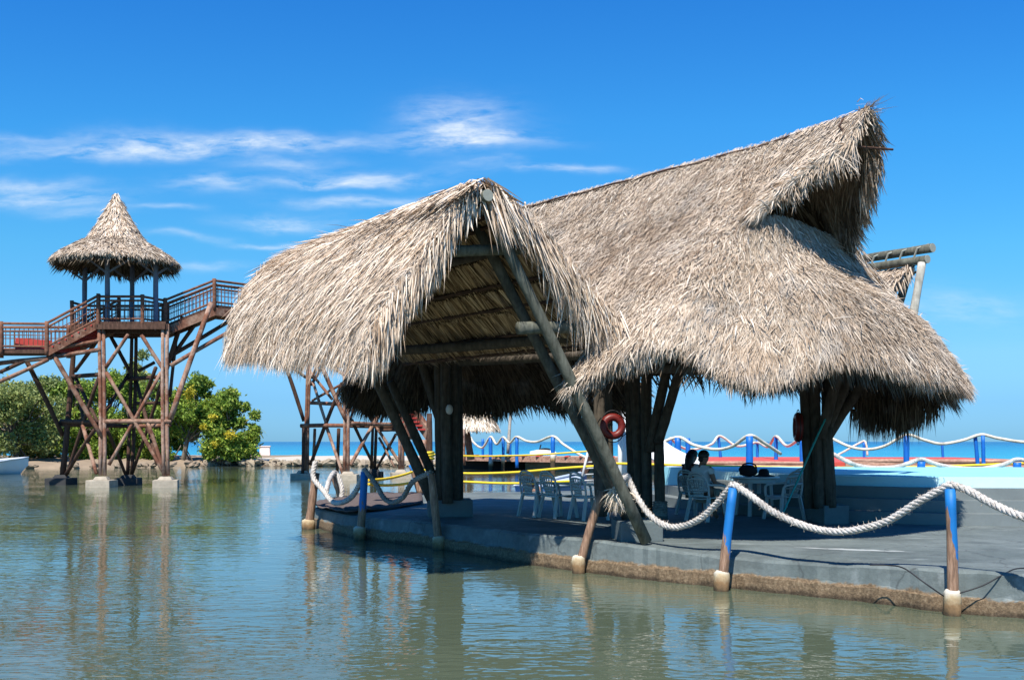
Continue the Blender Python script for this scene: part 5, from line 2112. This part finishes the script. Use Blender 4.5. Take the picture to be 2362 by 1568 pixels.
# second tower, seen under the wing
z4 = lambda x, y, Y: at(590.25 + .251 * x, 747.6 + .251 * y, Y)
YF2, YB2 = 51.0, 54.0
yt = lambda Y: (V0 - (b2.z - .15 - EYE) * FPX / Y - 747.6) / .251      # height of the second platform in that window
feet2 = [z4(430, 1400, 52.5), z4(845, 1410, YF2), z4(1085, 1360, 55.5), z4(1330, 1350, 54.0)]
feet2 = [(p.x, p.y, 0) for p in feet2]
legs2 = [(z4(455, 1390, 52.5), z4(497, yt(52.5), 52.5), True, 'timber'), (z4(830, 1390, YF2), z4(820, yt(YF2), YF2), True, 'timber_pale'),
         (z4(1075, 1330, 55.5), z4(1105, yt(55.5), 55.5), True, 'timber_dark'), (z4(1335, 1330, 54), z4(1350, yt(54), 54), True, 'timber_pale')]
hor2 = [(z4(410, 932, YF2 + .5), z4(860, 930, YF2), .13, 'timber'), (z4(840, 908, YF2), z4(1290, 918, YB2), .13, 'timber'), (z4(860, 935, YB2), z4(1290, 940, YB2), .12, 'timber_dark'),
        (z4(1120, 970, YB2), z4(1300, 968, YB2), .12, 'timber_dark'), (z4(500, 722, 52), z4(790, 735, 51.5), .12, 'timber')]
dia2 = [(z4(436, 940, 52.2), z4(428, 1370, 52.2), .11, 'timber_dark'), (z4(880, 880, 51.5), z4(1080, 1290, 54), .11, 'timber_dark'), (z4(540, 960, 52), z4(520, 1340, 52.5), .10, 'timber'),
        (z4(830, 560, YF2), z4(940, 700, YB2), .11, 'timber'), (z4(700, 250, 52), z4(505, 560, 52.4), .11, 'timber_dark'), (z4(520, 700, 52.5), z4(770, 560, 51), .09, 'timber'),
        (z4(180, 280, 52), z4(460, 490, 52.5), .11, 'timber_dark'), (z4(255, 330, 52), z4(440, 890, 52.5), .13, 'timber_dark'), (z4(490, 430, 52), z4(700, 690, 51.5), .10, 'timber_pale'),
        (z4(520, 520, 52.3), z4(640, 900, 51.5), .10, 'timber_pale'), (z4(640, 920, 51.5), z4(800, 1380, YF2), .11, 'timber_pale'), (z4(590, 350, 51.2), z4(830, 890, YF2), .15, 'timber'),
        (z4(590, 340, 53), z4(510, 500, 53), .10, 'timber_dark'), (z4(790, 540, 51), z4(500, 1290, 52.4), .12, 'timber_dark'), (z4(650, 350, 51), z4(830, 480, YF2), .10, 'timber'),
        (z4(1170, 760, YB2), z4(870, 1290, YF2), .12, 'timber'), (z4(930, 690, YB2), z4(1100, 930, 54.5), .13, 'timber'), (z4(1100, 930, 54), z4(1340, 1300, 54), .11, 'timber'),
        (z4(1285, 1010, 54), z4(1100, 1340, 55.4), .10, 'timber_dark'), (z4(920, 690, YB2), z4(860, 900, YF2), .09, 'timber_dark'), (z4(1030, 700, 55), z4(1060, 820, 55), .09, 'timber_dark'),
        (z4(760, 960, 52), z4(745, 1370, 53), .12, 'timber_dark'), (z4(1180, 780, 54), z4(1130, 960, 54), .09, 'timber_dark'), (z4(1130, 1040, 54.5), z4(1270, 1310, 54), .09, 'timber')]
tower2 = timber_tower('second timber tower frame glimpsed below the edge of the thatched wing', feet2, legs2, hor2, dia2, [True, True, False, True])
zd2 = b2.z
pc2 = Vector((sum(f[0] for f in feet2) / 4, sum(f[1] for f in feet2) / 4, 0))
MB().box((pc2.x, pc2.y, zd2 - .1), (5.2, 4.2, .2), .1).build('platform', M['timber_dark'], tower2)
# red brown stair flight of the second tower
fl = MB()
a0, a1 = z4(1410, 770, 46), z4(1590, 1010, 44)
fl.beam(a0, a1, .22, .5)
fl.beam(a0 + Vector((-.8, .8, 0)), a1 + Vector((-.8, .8, 0)), .22, .5)
fl = fl.build('stair', M['timber'], tower2)
pe = Vector((pc2.x + 2.4, pc2.y - 1.2, zd2 - .1))
fl_up = MB()
fl_up.beam(pe, a0, .22, .4)
fl_up.beam(pe + Vector((-.8, .8, 0)), a0 + Vector((-.8, .8, 0)), .22, .4)
fl_up.build('stringer', M['timber'], fl)
for i in range(7):
    q = a0.lerp(a1, (i + .5) / 7)
    MB().beam(q + Vector((0, 0, .12)), q + Vector((-.8, .8, .12)), .28, .06).build('tread', M['red_paint'], fl)
MB().log(z4(1535, 1330, 44), z4(1535, 1060, 44), .17, .16, 3).build('leg', M['timber_pale'], tower2, True)
MB().log(z4(1600, 1330, 44), z4(1592, 820, 44), .12, .12, 4).build('leg', M['timber_dark'], tower2, True)

# ------------------------------------------------------------------ far wooden pier with blue piles
pier = thing('wooden_pier', (8, 48, 0), 'long low wooden pier with red brown deck across the background', 'pier')
MB().prism([(P(1545, 0, 47).x, 47), (P(2600, 0, 43).x, 43), (P(2600, 0, 43).x, 60), (P(1545, 0, 62).x, 62)], .72, 1.0).build('deck', M['pier_red'], pier)
mb = MB()
for k in range(6):
    z = .98 - .10 * k
    Yk = 46.9 - .02 * k
    mb.log((P(1930, 0, 46).x, Yk - 2.0, z + .1), (P(2600, 0, 43).x, 42.9 - .02 * k, z + .1), .10, .10, 60 + k, 7)
mb.build('fender_log', M['pier_log'], pier, True)
mb = MB()
for k in range(3):
    mb.log((P(1545, 0, 47).x, 46.9, .92 - .12 * k), (P(1925, 0, 45).x, 45.4, .92 - .12 * k), .09, .09, 70 + k, 7)
mb.build('fender_log', M['pier_log'], pier, True)
arm = MB()
arm.prism([(P(1060, 0, 72).x, 71), (P(1560, 0, 60).x, 59), (P(1560, 0, 64).x, 62), (P(1060, 0, 76).x, 75)], .60, .95)
arm.build('deck', M['pier_log'], pier)
mb = MB()
for k in range(16):
    a = Vector((P(1060, 0, 72).x, 70.9, .97)).lerp(Vector((P(1560, 0, 60).x, 58.9, .97)), k / 15)
    mb.beam(a, a + Vector((.3, 3.2, 0)), .28, .05)
mb.build('plank', M['pier_red'], pier)
MB().prism([(P(1060, 0, 72).x, 72.0), (P(1210, 0, 70).x, 69.8), (P(1210, 0, 72).x, 73), (P(1060, 0, 76).x, 74.5)], -.2, .58).build('piling_wall', M['pier_dark'], pier)
MB().prism([(P(1210, 0, 72).x, 69.0), (P(1560, 0, 60).x, 60), (P(1560, 0, 64).x, 61.5), (P(1210, 0, 72).x, 73)], -.2, .52).build('piling_wall', M['rock'], pier)
MB().prism([(P(1560, 0, 48).x, 48.2), (P(2600, 0, 43).x, 44.2), (P(2600, 0, 43).x, 58), (P(1560, 0, 60).x, 60)], -.2, .70).build('piling_wall', M['pier_dark'], pier)


def pile(u, vt, vb, Y, w, label, foot=False, lean=0):
    t = thing('pier_pile', P(u, vb, Y), label, 'post', 'blue piles along the far pier')
    r = w / FPX * Y / 2
    a, b = P(u, vb, Y), P(u + lean, vt, Y)
    MB().log(a - Vector((0, 0, .5)), b, r, r * .96, int(u), 10).build('shaft', M['pile_blue'], t, True)
    if foot:
        MB().log(a - Vector((0, 0, .9)), a + Vector((0, 0, .5)), r * 1.25, r * 1.2, int(u) + 1, 10).build('concrete_sleeve', M['sleeve'], t, True)


gl = 'slim bright blue pile in the far row along the pier'
for (u, vt, vb, Y, w, ft, ln, lab) in (
        (1563, 1009, 1056, 46.6, 16, 0, 0, 'stout blue pile just behind the white chute'),
        (1586, 1010, 1052, 50, 11, 0, 0, None), (1545, 1010, 1048, 56, 9, 0, 0, None),
        (1662, 1006, 1040, 60, 7, 0, -6, None),
        (1728, 1006, 1076, 42.5, 17, 0, 0, 'stout blue pile above the round table and black bag'),
        (1746, 1012, 1048, 60, 7, 0, 0, None), (1789, 1008, 1058, 52, 9, 0, 0, None), (1848, 1009, 1066, 47, 10, 0, 0, None),
        (1992, 1020, 1048, 60, 6, 0, 0, None), (2090, 1005, 1072, 42, 14, 0, 0, 'stout blue pile between the hanging fringe and the paired piles'),
        (2175, 1020, 1046, 60, 6, 0, -3, None), (2256, 1004, 1069, 42, 9, 0, -8, 'leaning one of the paired blue piles near the right edge'),
        (2268, 1004, 1069, 41.6, 9, 0, -2, 'upright one of the paired blue piles near the right edge'),
        (1113, 1012, 1045, 78, 6, 0, 0, None), (1132, 1009, 1076, 69.0, 9, 1, -1, None), (1160, 1009, 1070, 67.0, 7, 1, 0, None),
        (1176, 1018, 1040, 74, 7, 0, 0, None), (1192, 1009, 1060, 65.5, 8, 0, 0, None), (1275, 1008, 1064, 62.0, 10, 1, 0, 'blue pile with a pale foot beside the white jet ski')):
    pile(u, vt, vb, Y, w, lab or gl, ft, ln)


def far_rope(pts, r, label, mat='rope_far'):
    o = MB().tube(smooth_path(pts, len(pts) * 8), r, 7).build('rope', M[mat], None, True, pts[0])
    tag(o, label, 'rope')


def swag(us, vs, Ys):
    return [P(u, v, Y) for u, v, Y in zip(us, vs, Ys)]


far_rope(swag([1085, 1092, 1112, 1131, 1145, 1160, 1175, 1191, 1215, 1240, 1275, 1300, 1345, 1380], [1008, 1020, 1032, 1007, 1024, 1008, 1021, 1007, 1017, 1018, 1006, 1025, 1052, 1058],
              [73, 72, 70, 69, 68, 67, 66.3, 65.5, 64.5, 63.5, 62, 61.5, 60.5, 60]), .075, 'wavy cream rope slung over the small blue piles past the chairs')
far_rope(swag([1430, 1470, 1510, 1563, 1600, 1650, 1690, 1728, 1760, 1800], [1020, 1034, 1026, 1008, 1026, 1036, 1028, 1004, 1020, 1046], [48, 47.5, 47, 46.6, 45.5, 44.5, 43.5, 42.5, 43, 44]), .07,
         'cream rope hung on the stout piles behind the seated couple')
far_rope(swag([1920, 1960, 2000, 2040, 2090, 2130, 2170, 2220, 2262, 2300, 2361, 2420], [1012, 1030, 1036, 1028, 1003, 1014, 1023, 1015, 1002, 1010, 1019, 1016], [44, 43.5, 43, 42.5, 42, 42, 42, 42, 41.8, 41.6, 41.5, 41.4]), .062,
         'long cream rope in wide swags over the right hand piles and paired piles')
far_rope(swag([1545, 1570, 1600, 1640, 1660, 1700, 1745, 1770, 1789, 1815, 1848], [1010, 1030, 1036, 1024, 1005, 1028, 1020, 1030, 1006, 1028, 1008], [56, 57, 58, 59, 60, 60, 60, 56, 52, 49.5, 47]), .07,
         'cream rope looping over the slim piles of the back row')
far_rope(swag([1925, 1955, 1980, 1993, 1998, 2000], [1052, 1036, 1022, 1017, 1028, 1050], [60, 60, 60, 60, 59.8, 59.8]), .06, 'short cream rope bent over a single slim pile beyond the right posts')
# near ropes beyond the pool terrace
for k, (u, vt, vb) in enumerate(((2124, 1064, 1090), (2345, 1066, 1092))):
    t = thing('mooring_post', P(u, vb, 26.0), ('short blue post just beyond the pool terrace' if k == 0 else 'short blue post past the terrace at the right edge'), 'post')
    MB().log(P(u, vb + 18, 26.0), P(u, vt, 26.0), .10, .10, k, 12).build('shaft', M['pile_blue'], t, True)
far_rope(swag([1920, 1950, 1975, 2010, 2060, 2095, 2124, 2160, 2200, 2260, 2310, 2345, 2380, 2430], [1046, 1062, 1072, 1078, 1077, 1068, 1059, 1070, 1078, 1080, 1072, 1059, 1066, 1075], [27] + [26.0] * 13), .055,
         'pale rope lying in low swags just beyond the pool terrace', 'rope')


def yellow(pts, r, label):
    o = MB().tube(smooth_path(pts, 30), r, 7).build('barrier_rope', M['yellow'], None, True, pts[0])
    tag(o, label, 'rope', 'yellow barrier ropes')


yellow([P(975, 1046, 40), P(1070, 1051, 41), P(1160, 1051, 42), P(1260, 1047, 43), P(1400, 1037, 44)], .034, 'highest yellow barrier rope seen between the dark posts and the piles')
yellow([P(975, 1083, 32), P(1066, 1091, 31), P(1180, 1089, 30), P(1300, 1079, 29), P(1380, 1074, 28.5)], .034, 'middle yellow barrier rope above the grey dinghy')
yellow([P(1060, 1110, 30), P(1160, 1114, 29), P(1240, 1113, 28), P(1320, 1109, 27)], .034, 'lowest yellow barrier rope just above the deck and dinghy')
yellow([P(1400, 1068, 27), P(1560, 1072, 27), P(1760, 1077, 27), P(1960, 1078, 27), P(2150, 1076, 27), P(2400, 1066, 27)], .034, 'yellow barrier rope running behind the blue pool terrace')
mb = MB()
for i in range(3):
    mb.tube([P(972, 1045 + i * 5, 36), P(985, 1044 + i * 6, 35.5), P(1000, 1043 + i * 7, 36)], .05, 6)
tag(mb.build('rope_coil', M['yellow'], None, True, P(985, 1050, 36)), 'yellow rope wound round the red brown post', 'rope')

# ------------------------------------------------------------------ white water chute
ch = thing('water_chute', P(1560, 1070, 32), 'white curved water chute behind the log posts and the couple', 'slide')
cp = smooth_path([P(1416, 925, 34), P(1448, 965, 33.5), P(1485, 1010, 33), P(1520, 1043, 32.6), P(1552, 1062, 32.2), P(1580, 1073, 31.9), P(1605, 1078, 31.7)], 30)
vs, fs = [], []
m = 11
for i, p in enumerate(cp):
    t = (cp[min(i + 1, 29)] - cp[max(i - 1, 0)]).normalized()
    s = t.cross(Vector((0, 0, 1))).normalized()
    u_ = s.cross(t)
    s, u_ = s * math.cos(.6) - u_ * math.sin(.6), u_ * math.cos(.6) + s * math.sin(.6)
    for k in range(m):
        a = math.pi * (k / (m - 1))
        vs.append(p - s * (math.cos(a) * .36) - u_ * (math.sin(a) * .26 - .10))
    for k in range(m):
        a = math.pi * (1 - k / (m - 1))
        vs.append(p - s * (math.cos(a) * .40) - u_ * (math.sin(a) * .30 - .10))
w_ = 2 * m
for i in range(29):
    for k in range(w_):
        k2 = (k + 1) % w_
        fs.append((i * w_ + k, i * w_ + k2, (i + 1) * w_ + k2, (i + 1) * w_ + k))
MB().add(vs, fs).build('chute', M['white_gel'], ch, True)
mb = MB()
a, b = P(1345, 1090, 34), P(1425, 915, 34.4)
for off in (Vector((0, 0, 0)), Vector((.1, .7, 0))):
    mb.beam(a + off, b + off, .08, .22)
for i in range(9):
    q = a.lerp(b, (i + 1) / 10)
    mb.beam(q, q + Vector((.1, .7, 0)), .24, .05)
mb.build('ladder', M['timber_dark'], ch)
for (u, Y) in ((1430, 34), (1440, 34.6), (1528, 32.9)):
    v_ = 940 if u < 1500 else 1040
    MB().tube([P(u, 1160, Y), P(u, v_, Y)], .08, 8).build('support', M['white_gel'], ch, True)

ald = thing('pool_ladder', P(1345, 1112, 25), 'thin aluminium ladder leaning behind the chairs', 'ladder')
for q, off in enumerate((0, .45)):
    MB().tube([P(1338, 1118, 25) + Vector((off, off, 0)), P(1356, 1040, 25) + Vector((off, off, 0))], .03, 7).build('rail', M['alu'], ald, True)
mb = MB()
for i in range(5):
    p = P(1338, 1118, 25).lerp(P(1356, 1040, 25), (i + .7) / 5.5)
    mb.tube([p, p + Vector((.45, .45, 0))], .018, 6)
mb.build('rung', M['alu'], ald, True)

# ------------------------------------------------------------------ boats


def hull(name, bow, stern, beam, h, label, m_out, m_in, sheer=.25, cat='boat', deck=True):
    """simple planked hull, lofted from bow to stern"""
    bow, stern = Vector(bow), Vector(stern)
    t = thing(name, (bow + stern) / 2, label, cat)
    d = (bow - stern)
    L = d.length
    d.normalize()
    s = d.cross(Vector((0, 0, 1))).normalized()
    ns, mk = 16, 9
    vs, fs = [], []
    for i in range(ns):
        f = i / (ns - 1)
        w = beam / 2 * (1 - max(0, (f - .45) / .55) ** 2.2) * (.88 + .12 * min(1, f * 3)) + .01
        top = h * (1 + sheer * max(0, f - .3) ** 2 * 2)
        rake = .16 * L * max(0, f - .8) / .2
        for k in range(mk):
            a = -1 + 2 * k / (mk - 1)
            zz = -0.18 + (top + .18) * abs(a) ** 1.8
            y = w * (math.copysign(abs(a) ** .6, a))
            p = stern + d * (L * f * .86 + (rake if abs(a) > .5 else rake * abs(a))) + s * y + Vector((0, 0, zz))
            vs.append(p)
    for i in range(ns - 1):
        for k in range(mk - 1):
            fs.append((i * mk + k, i * mk + k + 1, (i + 1) * mk + k + 1, (i + 1) * mk + k))
    fs.append(tuple(range(mk)))
    MB().add(vs, fs).build('hull', m_out, t, True)
    mb = MB()
    for k in (0, mk - 1):
        mb.tube([vs[i * mk + k] for i in range(ns)], .045, 6)
    mb.build('gunwale', m_in, t, True)
    if deck:
        q = []
        for i in range(ns):
            a, b = vs[i * mk], vs[i * mk + mk - 1]
            q += [a - Vector((0, 0, .07)), b - Vector((0, 0, .07))]
        MB().add(q, [(2 * i, 2 * i + 1, 2 * i + 3, 2 * i + 2) for i in range(ns - 1)]).build('deck', m_in, t)
    return t


wl = G(40, 1090, 0)
hull('motor_boat', (at(62, 0, 62).x, 62, 0), (at(-120, 0, 58).x, 58, 0), 1.9, .72, 'white motor boat bow poking in at the left edge below the trees', M['white_gel'], M['white_gel'], .35)
dg = hull('dinghy', (at(1350, 0, 37).x, 37, .05), (at(1222, 0, 33.5).x, 33.5, .05), 1.3, .42, 'small grey and blue dinghy behind the row of empty chairs', M['blue_hull'], M['grey_hull'], .9)
mb = MB()
c = Vector((at(1222, 0, 33.5).x, 33.4, .35))
mb.box(c + Vector((-.05, 0, .28)), (.34, .30, .36), .3)
mb.beam(c + Vector((-.1, 0, .2)), c + Vector((-.2, -.05, -.5)), .14, .18)
mb.build('outboard_motor', M['black'], dg, bevel=.04)
MB().box(c + Vector((.25, .15, .02)), (.5, .55, .16), .6).build('seat', M['pier_log'], dg, bevel=.03)
jp = G(1252, 1037.5, 0.0)
jp = Vector((at(1252, 0, 150).x, 150, 0))
js = thing('jet_ski', jp, 'white jet ski afloat on the open sea beyond the pier', 'jet ski')
mb = MB()
vs, fs = [], []
for i in range(12):
    f = i / 11
    w = .62 * (1 - max(0, f - .5) ** 2 * 3.4) + .02
    for k in range(9):
        a = math.pi * k / 8
        vs.append(jp + Vector((1.9 - 3.6 * f if False else -1.9 + 3.8 * (1 - f), math.cos(a) * w, -.2 + (0.62 + .35 * math.sin(f * 3.0)) * math.sin(a))))
for i in range(11):
    for k in range(8):
        fs.append((i * 9 + k, i * 9 + k + 1, (i + 1) * 9 + k + 1, (i + 1) * 9 + k))
fs += [tuple(range(9)), tuple(range(99, 108))]
mb.add(vs, fs).build('hull', M['white_gel'], js, True)
MB().ball(jp + Vector((.3, 0, .78)), .5, 12, 8, (1.6, .45, .42)).build('seat', M['black'], js, True)
mb = MB()
mb.beam(jp + Vector((-.5, 0, .7)), jp + Vector((-.3, 0, 1.45)), .18, .18)
mb.beam(jp + Vector((-.3, -.5, 1.45)), jp + Vector((-.3, .5, 1.45)), .08, .08)
mb.build('handlebar', M['black'], js)

# ------------------------------------------------------------------ thatched parasol, slim pole and block
pa = thing('thatched_parasol', P(1100, 1048, 66), 'pale thatched parasol on a log post beyond the deck', 'parasol')
ct = P(1092, 0, 66)
pr_ = crom([(0.05, 0, P(0, 912, 66).z), (.7, 0, P(0, 938, 66).z), (1.25, 0, P(0, 968, 66).z), (1.55, 0, P(0, 988, 66).z)], 12)
gp = np.array([[(ct.x + r * math.cos(a), 66 + r * math.sin(a), z) for a in np.linspace(0, 2 * math.pi, 36)] for r, _, z in pr_])
npz = grid_normals(gp, (0, 0, 1))
B = Blades(31)
B.cover(gp, npz, 2600, (.25, .5), (.04, .09), .05, .3, .02)
cn = B.build('canopy', M['white_straw'], pa)
grid_mesh('thatch_bed', gp, M['white_straw'], cn, -.04, npz)
grid_mesh('lining', gp, M['lining'], cn, -.14, npz)
MB().log(P(1086, 1060, 66), P(1072, 975, 66), .24, .20, 3).build('post', M['timber'], pa, True)
MB().log(P(1068, 1072, 64), P(1066, 990, 64), .16, .16, 4).build('post', M['timber_pale'], pa, True)
po = thing('slim_pole', P(1172, 1018, 73), 'thin pale bamboo pole rising behind the blue piles', 'pole')
MB().log(P(1171, 1046, 73), P(1181, 900, 73), .12, .09, 8, 8, .03).build('shaft', M['log_pale'], po, True)
bl = thing('concrete_block', (at(611, 0, 106).x, 106, .5), 'pale square block standing on the sand bar', 'block')
mb = MB()
mb.box((at(611, 0, 106).x, 106, .92), (1.05, .9, .95), .15, .93)
mb.box((at(611, 0, 106).x, 106, 1.42), (1.15, 1.0, .10), .15)
mb.build('body', mat_simple('pink_white_plaster', (.72, .60, .54), .9, .15, 3, .1, .3), bl, bevel=.03)

# ------------------------------------------------------------------ trees on the far shore


def tree(u, Y, vtop, hw, ub, label, leaf, seed, n=5200, extra=None, clear=0.22, leafs=.15):
    rr = random.Random(seed)
    rg = np.random.default_rng(seed)
    zt = P(u, vtop, Y).z
    x0 = P(ub, 0, Y).x
    xcn = P(u, 0, Y).x
    w = hw / FPX * Y
    t = thing('mangrove_tree', (x0, Y, .45), label, 'tree', 'mangrove trees on the far shore')
    tr_ = MB()
    blobs = []
    nb = 34
    for i in range(nb):
        a = rr.uniform(0, 6.28)
        f = rr.random()
        hz = .45 + (zt - .45) * (clear + (1 - clear) * f)
        env = math.sin(math.pi * min(1, (.18 + .82 * (1 - f)))) ** .6 if f > .3 else .85 + .3 * f
        r = w * env * math.sqrt(rr.random()) * .97
        blobs.append((xcn + math.cos(a) * r, Y + math.sin(a) * r * .8, hz - .1 * zt * f, w * rr.uniform(.15, .40) * (1.05 - .3 * f)))
    blobs.append((xcn, Y, zt - w * .22, w * .26))
    trunk_top = Vector((xcn * .6 + x0 * .4, Y, .45 + (zt - .45) * .45))
    tr_.log((x0, Y, .1), trunk_top, .22, .12, seed, 8, .1)
    for b in blobs:
        tr_.log(Vector((x0, Y, .3)).lerp(trunk_top, rr.uniform(.35, 1)), (b[0], b[1], b[2]), .075, .02, rr.randrange(999), 5, .05, 4)
    for k in range(4):
        a = rr.uniform(0, 6.28)
        tr_.log((x0 + math.cos(a) * w * .35, Y + math.sin(a) * .6, 0), (x0 + math.cos(a) * .1, Y, .45 + zt * .16), .05, .05, k, 5)
    tr_.build('trunk', M['bark'], t, True)

    def leaves(bl, cnt, sz):
        bl = np.array(bl)
        pw = bl[:, 3] ** 2
        idx = rg.choice(len(bl), cnt, p=pw / pw.sum())
        d = rg.normal(0, 1, (cnt, 3))
        d /= np.linalg.norm(d, axis=1, keepdims=True)
        rad = bl[idx, 3] * (0.35 + 0.75 * rg.random(cnt) ** .8 + .25 * (rg.random(cnt) > .93)) * (1 + .25 * np.sin(d[:, 0] * 5 + idx) * np.cos(d[:, 2] * 6))
        c = bl[idx, :3] + d * rad[:, None] * np.array([1, 1, .82])
        c[:, 2] = np.maximum(c[:, 2], .35)
        a = rg.normal(0, 1, (cnt, 3)) + d * .3
        a /= np.linalg.norm(a, axis=1, keepdims=True)
        b = np.cross(a, rg.normal(0, 1, (cnt, 3)) + np.array([0, 0, .4]))
        b /= np.linalg.norm(b, axis=1, keepdims=True)
        s = (sz * rg.uniform(.6, 1.3, cnt))[:, None]
        V = np.stack([c - a * s, c + b * s * .42, c + a * s, c - b * s * .42], 1).reshape(-1, 3)
        return V, np.arange(cnt * 4).reshape(-1, 4)
    V, Q = leaves(blobs, int(n * 1.9), leafs)
    crown = mesh_from_np('crown', V, Q, [], M[leaf], t)
    if extra:
        V, Q = leaves([(P(a_, 0, Y).x, Y - w * .75, P(0, b_, Y).z, r_) for a_, b_, r_ in extra], 420, leafs * .8)
        mesh_from_np('yellow_foliage', V, Q, [], M['leaf_yellow'], crown)
    return t


tree(15, 76, 874, 112, 40, 'broad grey green tree at the left edge above the white boat', 'leaf_olive', 1, 9500, None, .2)
tree(-70, 80, 866, 100, -60, 'grey green tree cut off by the left edge of the picture', 'leaf_olive', 2, 4500, None, .12)
tree(104, 84, 866, 82, 90, 'rounded olive tree between the left edge and the tower', 'leaf_olive', 3, 7000, None, .08)
tree(176, 82, 872, 98, 165, 'bright green bushy tree behind the dark rear legs of the tower', 'leaf_green', 4, 9500, None, .02)
tree(256, 85, 850, 96, 240, 'bright green tree behind the pale front leg of the tower', 'leaf_green', 5, 9500, None, .02)
tree(328, 87, 806, 58, 318, 'tall thin grey green tree rising between the tower legs', 'leaf_olive', 6, 5200, None, .2)
tree(322, 82, 890, 82, 310, 'low dense green tree behind the right half of the tower', 'leaf_green', 7, 8000, None, .02)
tree(455, 82, 860, 88, 421, 'spreading green tree with a yellow patch right of the tower', 'leaf_green', 8, 10500, [(461, 906, .45), (490, 985, .3), (455, 918, .32)], .27)
tree(532, 81, 915, 66, 520, 'lower yellow green tree at the right end of the mangroves', 'leaf_green', 9, 8000, [(545, 1002, .4), (512, 1022, .35), (505, 962, .3)], .08)
tree(383, 84, 930, 38, 386, 'small green bush between the tower and the spreading tree', 'leaf_green', 10, 3400, None, .2)
pt = thing('young_palm', (at(583, 0, 84).x, 84, .4), 'small slim palm at the right end of the mangroves', 'palm')
MB().log((at(583, 0, 84).x, 84, .2), P(584, 1000, 84), .08, .06, 3, 6).build('trunk', M['bark'], pt, True)
V, Q = [], []
top = P(584, 998, 84)
rr = random.Random(4)
for k in range(14):
    a = rr.uniform(0, 6.28)
    prev = top
    d = Vector((math.cos(a), math.sin(a) * .6, rr.uniform(.3, .9)))
    for j in range(5):
        nx = prev + d * .26
        d = (d + Vector((0, 0, -.42))).normalized()
        s = Vector((-math.sin(a), math.cos(a), 0)) * .10 * (1 - j / 5.5)
        i0 = len(V)
        V += [tuple(prev - s), tuple(prev + s), tuple(nx + s * .8), tuple(nx - s * .8)]
        Q.append((i0, i0 + 1, i0 + 2, i0 + 3))
        prev = nx
mesh_from_np('crown', np.array(V), np.array(Q), [], M['leaf_olive'], pt)
